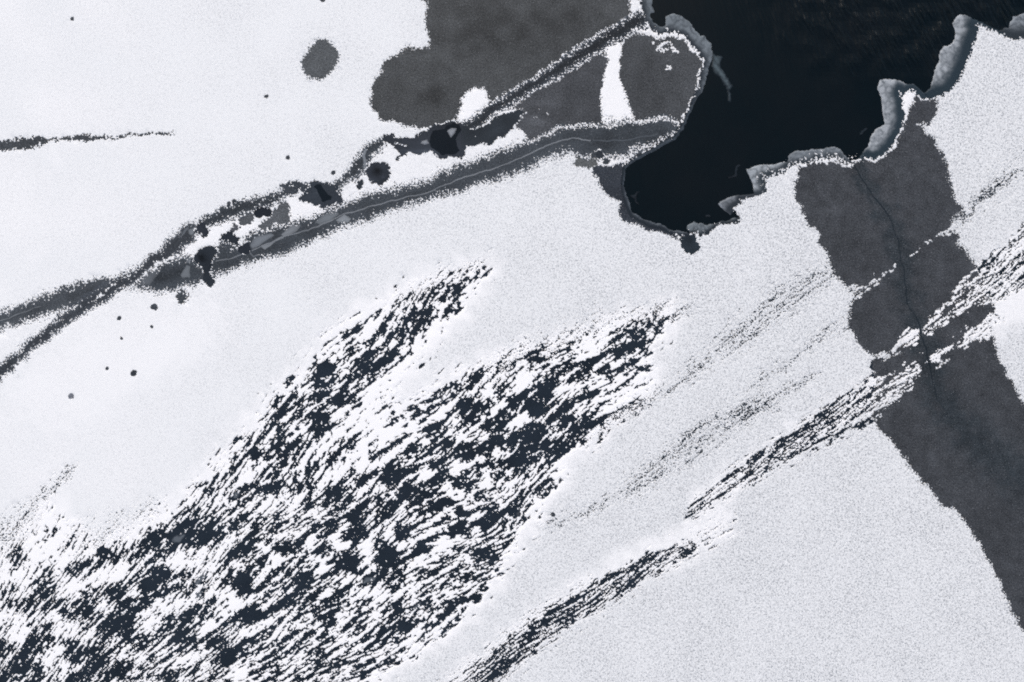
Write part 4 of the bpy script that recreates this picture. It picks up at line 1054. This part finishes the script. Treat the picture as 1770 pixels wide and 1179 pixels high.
DG = 'wind blown snow streaks'
region('drifted_snow', 'bright wind blown snow in streaks over the scoured ice field', 'snow', [(x + (10 if x > 600 else -14), y - 14) for x, y in zone], 'stuff', DG)
region('drifted_snow', 'bright streaks of snow on the narrow scoured strip at the bottom', 'snow', [(690, 1330), (770, 1180), (900, 1085), (1050, 990), (1180, 920), (1270, 870), (1300, 900), (1190, 990), (1080, 1055), (960, 1125), (860, 1205), (790, 1330)], 'stuff', DG)
region('drifted_snow', 'bright streaks of snow on the narrow strip meeting the dark band', 'snow', [(1195, 880), (1300, 772), (1400, 705), (1506, 640), (1508, 726), (1400, 805), (1300, 855)], 'stuff', DG)
BG = 'snow banks lying on bare ice'
for nm, lab in (('upper', 'short white snow finger lying on the dark band, highest of its streaks'), ('mid', 'white snow tongue ending at the black crack from the left'), ('streak', 'streaked snow tail on the dark band left of the black crack'),
                ('right', 'broad streaked snow bank blown onto the dark band from the right'), ('lower', 'bright narrow snow bank on the dark band, below the broad one')):
    p = drift_polys[nm]
    cx_, cy_ = np.mean(p, 0)
    region('snow_bank', lab, 'snow bank', [(x + 5 * np.sign(x - cx_), y + 5 * np.sign(y - cy_)) for x, y in p], None, BG)
region('snow_patch', 'white snow strip standing between the two grey ice patches', 'snow patch', [(1036, 82), (1060, 70), (1086, 60), (1085, 85), (1078, 105), (1079, 130), (1090, 165), (1100, 209), (1038, 214), (1034, 180), (1040, 140), (1046, 110)], None, 'white snow patches among the ice', dr=0.75)
region('snow_patch', 'white snow wedge pointing up into the large grey patch', 'snow patch', [(790, 214), (792, 185), (797, 168), (815, 145), (836, 147), (852, 172), (830, 195), (812, 214)], None, 'white snow patches among the ice', dr=0.7)
region('snow_patch', 'long white snow island between the dark crack and the big lead', 'snow patch', [(300, 444), (330, 420), (345, 408), (365, 396), (400, 382), (420, 372), (436, 383), (470, 390), (500, 345), (520, 345), (545, 350), (560, 362), (520, 385), (450, 400), (425, 412), (414, 400), (395, 392), (372, 425), (345, 430), (330, 444)], None, 'white snow patches among the ice', dr=0.55)
region('snow_patch', 'white snow island between the round hole and the big lead', 'snow patch', [(570, 362), (590, 332), (612, 312), (630, 300), (640, 275), (660, 258), (685, 250), (690, 265), (700, 268), (745, 266), (765, 277), (800, 272), (808, 250), (850, 250), (892, 220), (912, 240), (860, 264), (760, 300), (692, 326), (620, 342)], None, 'white snow patches among the ice', dr=0.35)
region('snow_patch', 'thin white snow spike at the foot of the tall wavy shelf', 'snow patch', [(1553, 156), (1564, 162), (1574, 153), (1584, 163), (1575, 182), (1566, 207), (1560, 205), (1559, 180)], None, 'white snow patches among the ice', dr=0.8)
region('snow_patch', 'ring of crumbled snow on the rounded ice patch', 'snow patch', ell(1156, 82, 24, 14), None, 'white snow patches among the ice', dr=0.5)
region('snow_patch', 'tiny snow clump below the crumbled ring', 'snow patch', ell(1155, 118, 8, 7), None, 'white snow patches among the ice', dr=0.5)
up = [(830, 208), (850, 192), (900, 158), (950, 128), (1000, 95), (1050, 64), (1088, 42)]
region('snow_ridge', 'speckled white snow ridge on the upper side of the straight crack', 'snow ridge', up + [(1086, 20), (1045, 42), (995, 74), (945, 106), (895, 138), (846, 170), (826, 196)], None, 'snow ridges along cracks', dr=0.5)
region('snow_ridge', 'speckled white snow ridge on the lower side of the straight crack', 'snow ridge', up + [(1096, 58), (1080, 66), (1058, 88), (1012, 118), (962, 150), (912, 180), (885, 194), (860, 206), (835, 215)], None, 'snow ridges along cracks', dr=0.5)
region('snow_ridge', 'speckled snow ridge along the top side of the longest lead', 'snow ridge', [(905, 242), (931, 231), (962, 214), (982, 208), (1036, 207), (1038, 213), (1100, 209), (1129, 197), (1156, 196), (1180, 208), (1174, 226), (1150, 218), (1082, 226), (982, 230), (935, 250), (910, 258)], None, 'snow ridges along cracks', dr=0.5)
region('snow_ridge', 'white crumbled snow bank where the longest lead meets the water', 'snow ridge', [(1014, 264), (1060, 260), (1085, 248), (1130, 236), (1172, 226), (1148, 246), (1110, 266), (1082, 282), (1060, 290), (1030, 285), (1032, 274)], None, 'snow ridges along cracks', dr=0.5)
region('snow_ridge', 'white speckled snow rim along the slush shelf of the bay', 'snow ridge', [(1096, 60), (1090, 45), (1084, 30), (1082, -170), (1108, -170), (1108, 0), (1112, 34), (1126, 50), (1140, 57), (1165, 50), (1185, 62), (1204, 84), (1220, 104), (1212, 112), (1196, 98), (1180, 78), (1160, 68), (1138, 74), (1116, 66), (1104, 56)], None, 'snow rims at the water', dr=0.5)
region('snow_ridge', 'hair thin snow rim between the rounded patch and the water', 'snow ridge', [(1212, 107), (1220, 107), (1214, 130), (1210, 150), (1200, 172), (1186, 200), (1178, 216), (1172, 212), (1186, 186), (1200, 150), (1200, 132), (1208, 118)], None, 'snow rims at the water', dr=0.4)
region('snow_ridge', 'thin scalloped snow rim between the broad dark band and the water', 'snow ridge', [(1384, 270), (1400, 268), (1430, 258), (1450, 262), (1470, 276), (1490, 266), (1512, 266), (1536, 248), (1548, 230), (1554, 208), (1566, 206), (1565, 230), (1556, 250), (1540, 268), (1515, 284), (1490, 282), (1470, 294), (1450, 284), (1432, 282), (1400, 292), (1384, 290)], None, 'snow rims at the water', dr=0.4)

# pale trail of fresh snow on the left
sl, s, r, sd = sdf_line([(92, 255, 7), (90, 300, 7), (80, 350, 9), (62, 400, 9), (56, 445, 8), (30, 480, 7), (5, 515, 6)], 30, 4)
drift[sl] = np.maximum(drift[sl], 0.35 * smooth(-12, 4, s) * (0.6 + 0.4 * np.clip(MID[sl], -1, 1)))
drift = np.maximum(drift, np.clip(0.22 + 0.16 * BIG, 0, 0.5) * smooth(420, 60, PX))
sl, s, r, sd = sdf_line([(100, 680, 60), (220, 600, 60), (340, 560, 30)], 90, 6)
drift[sl] = np.maximum(drift[sl], 0.45 * smooth(-60, 20, s))
drift = np.clip(drift, 0, 1)
frost = np.clip(0.21 + 0.48 * smooth(250, 1500, PX + 0.35 * (PY - 500)) + 0.05 * BIG, 0.15, 0.85).astype(f32)  # grain darkening grows towards the right and the bottom

zs = ((0.050 - 0.030 * smooth(-10, 25, ZD)) * smooth(-0.2, 3.0, S) + 0.02 * drift * smooth(0.5, 8, S) + 0.0 + 0.003 * NF * smooth(0, 1, S) * smooth(8, 3, S)).astype(f32)
zs = np.where(S <= 0, 0.0, zs).astype(f32)
for k in range(len(own_list)):
    keep = OWN == k
    if k == 0:
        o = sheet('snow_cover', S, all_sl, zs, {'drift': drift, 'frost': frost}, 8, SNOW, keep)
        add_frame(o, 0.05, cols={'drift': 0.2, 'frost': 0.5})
        tag(o, 'thin frosty snow covering the frozen lake', None, None, 'structure')
    else:
        name, label, cat, kind, group = own_list[k]
        ii, jj = np.nonzero(keep)
        if len(ii) == 0: continue
        i0, i1, j0, j1 = max(ii.min() // 8 * 8, 0), min(ii.max() + 2, NY), max(jj.min() // 8 * 8, 0), min(jj.max() + 2, NX)
        sl = (slice(i0, i1), slice(j0, j1))
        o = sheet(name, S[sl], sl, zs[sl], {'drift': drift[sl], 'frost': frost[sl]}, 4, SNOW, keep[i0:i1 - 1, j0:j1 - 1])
        if o: tag(o, label, cat, group, kind)
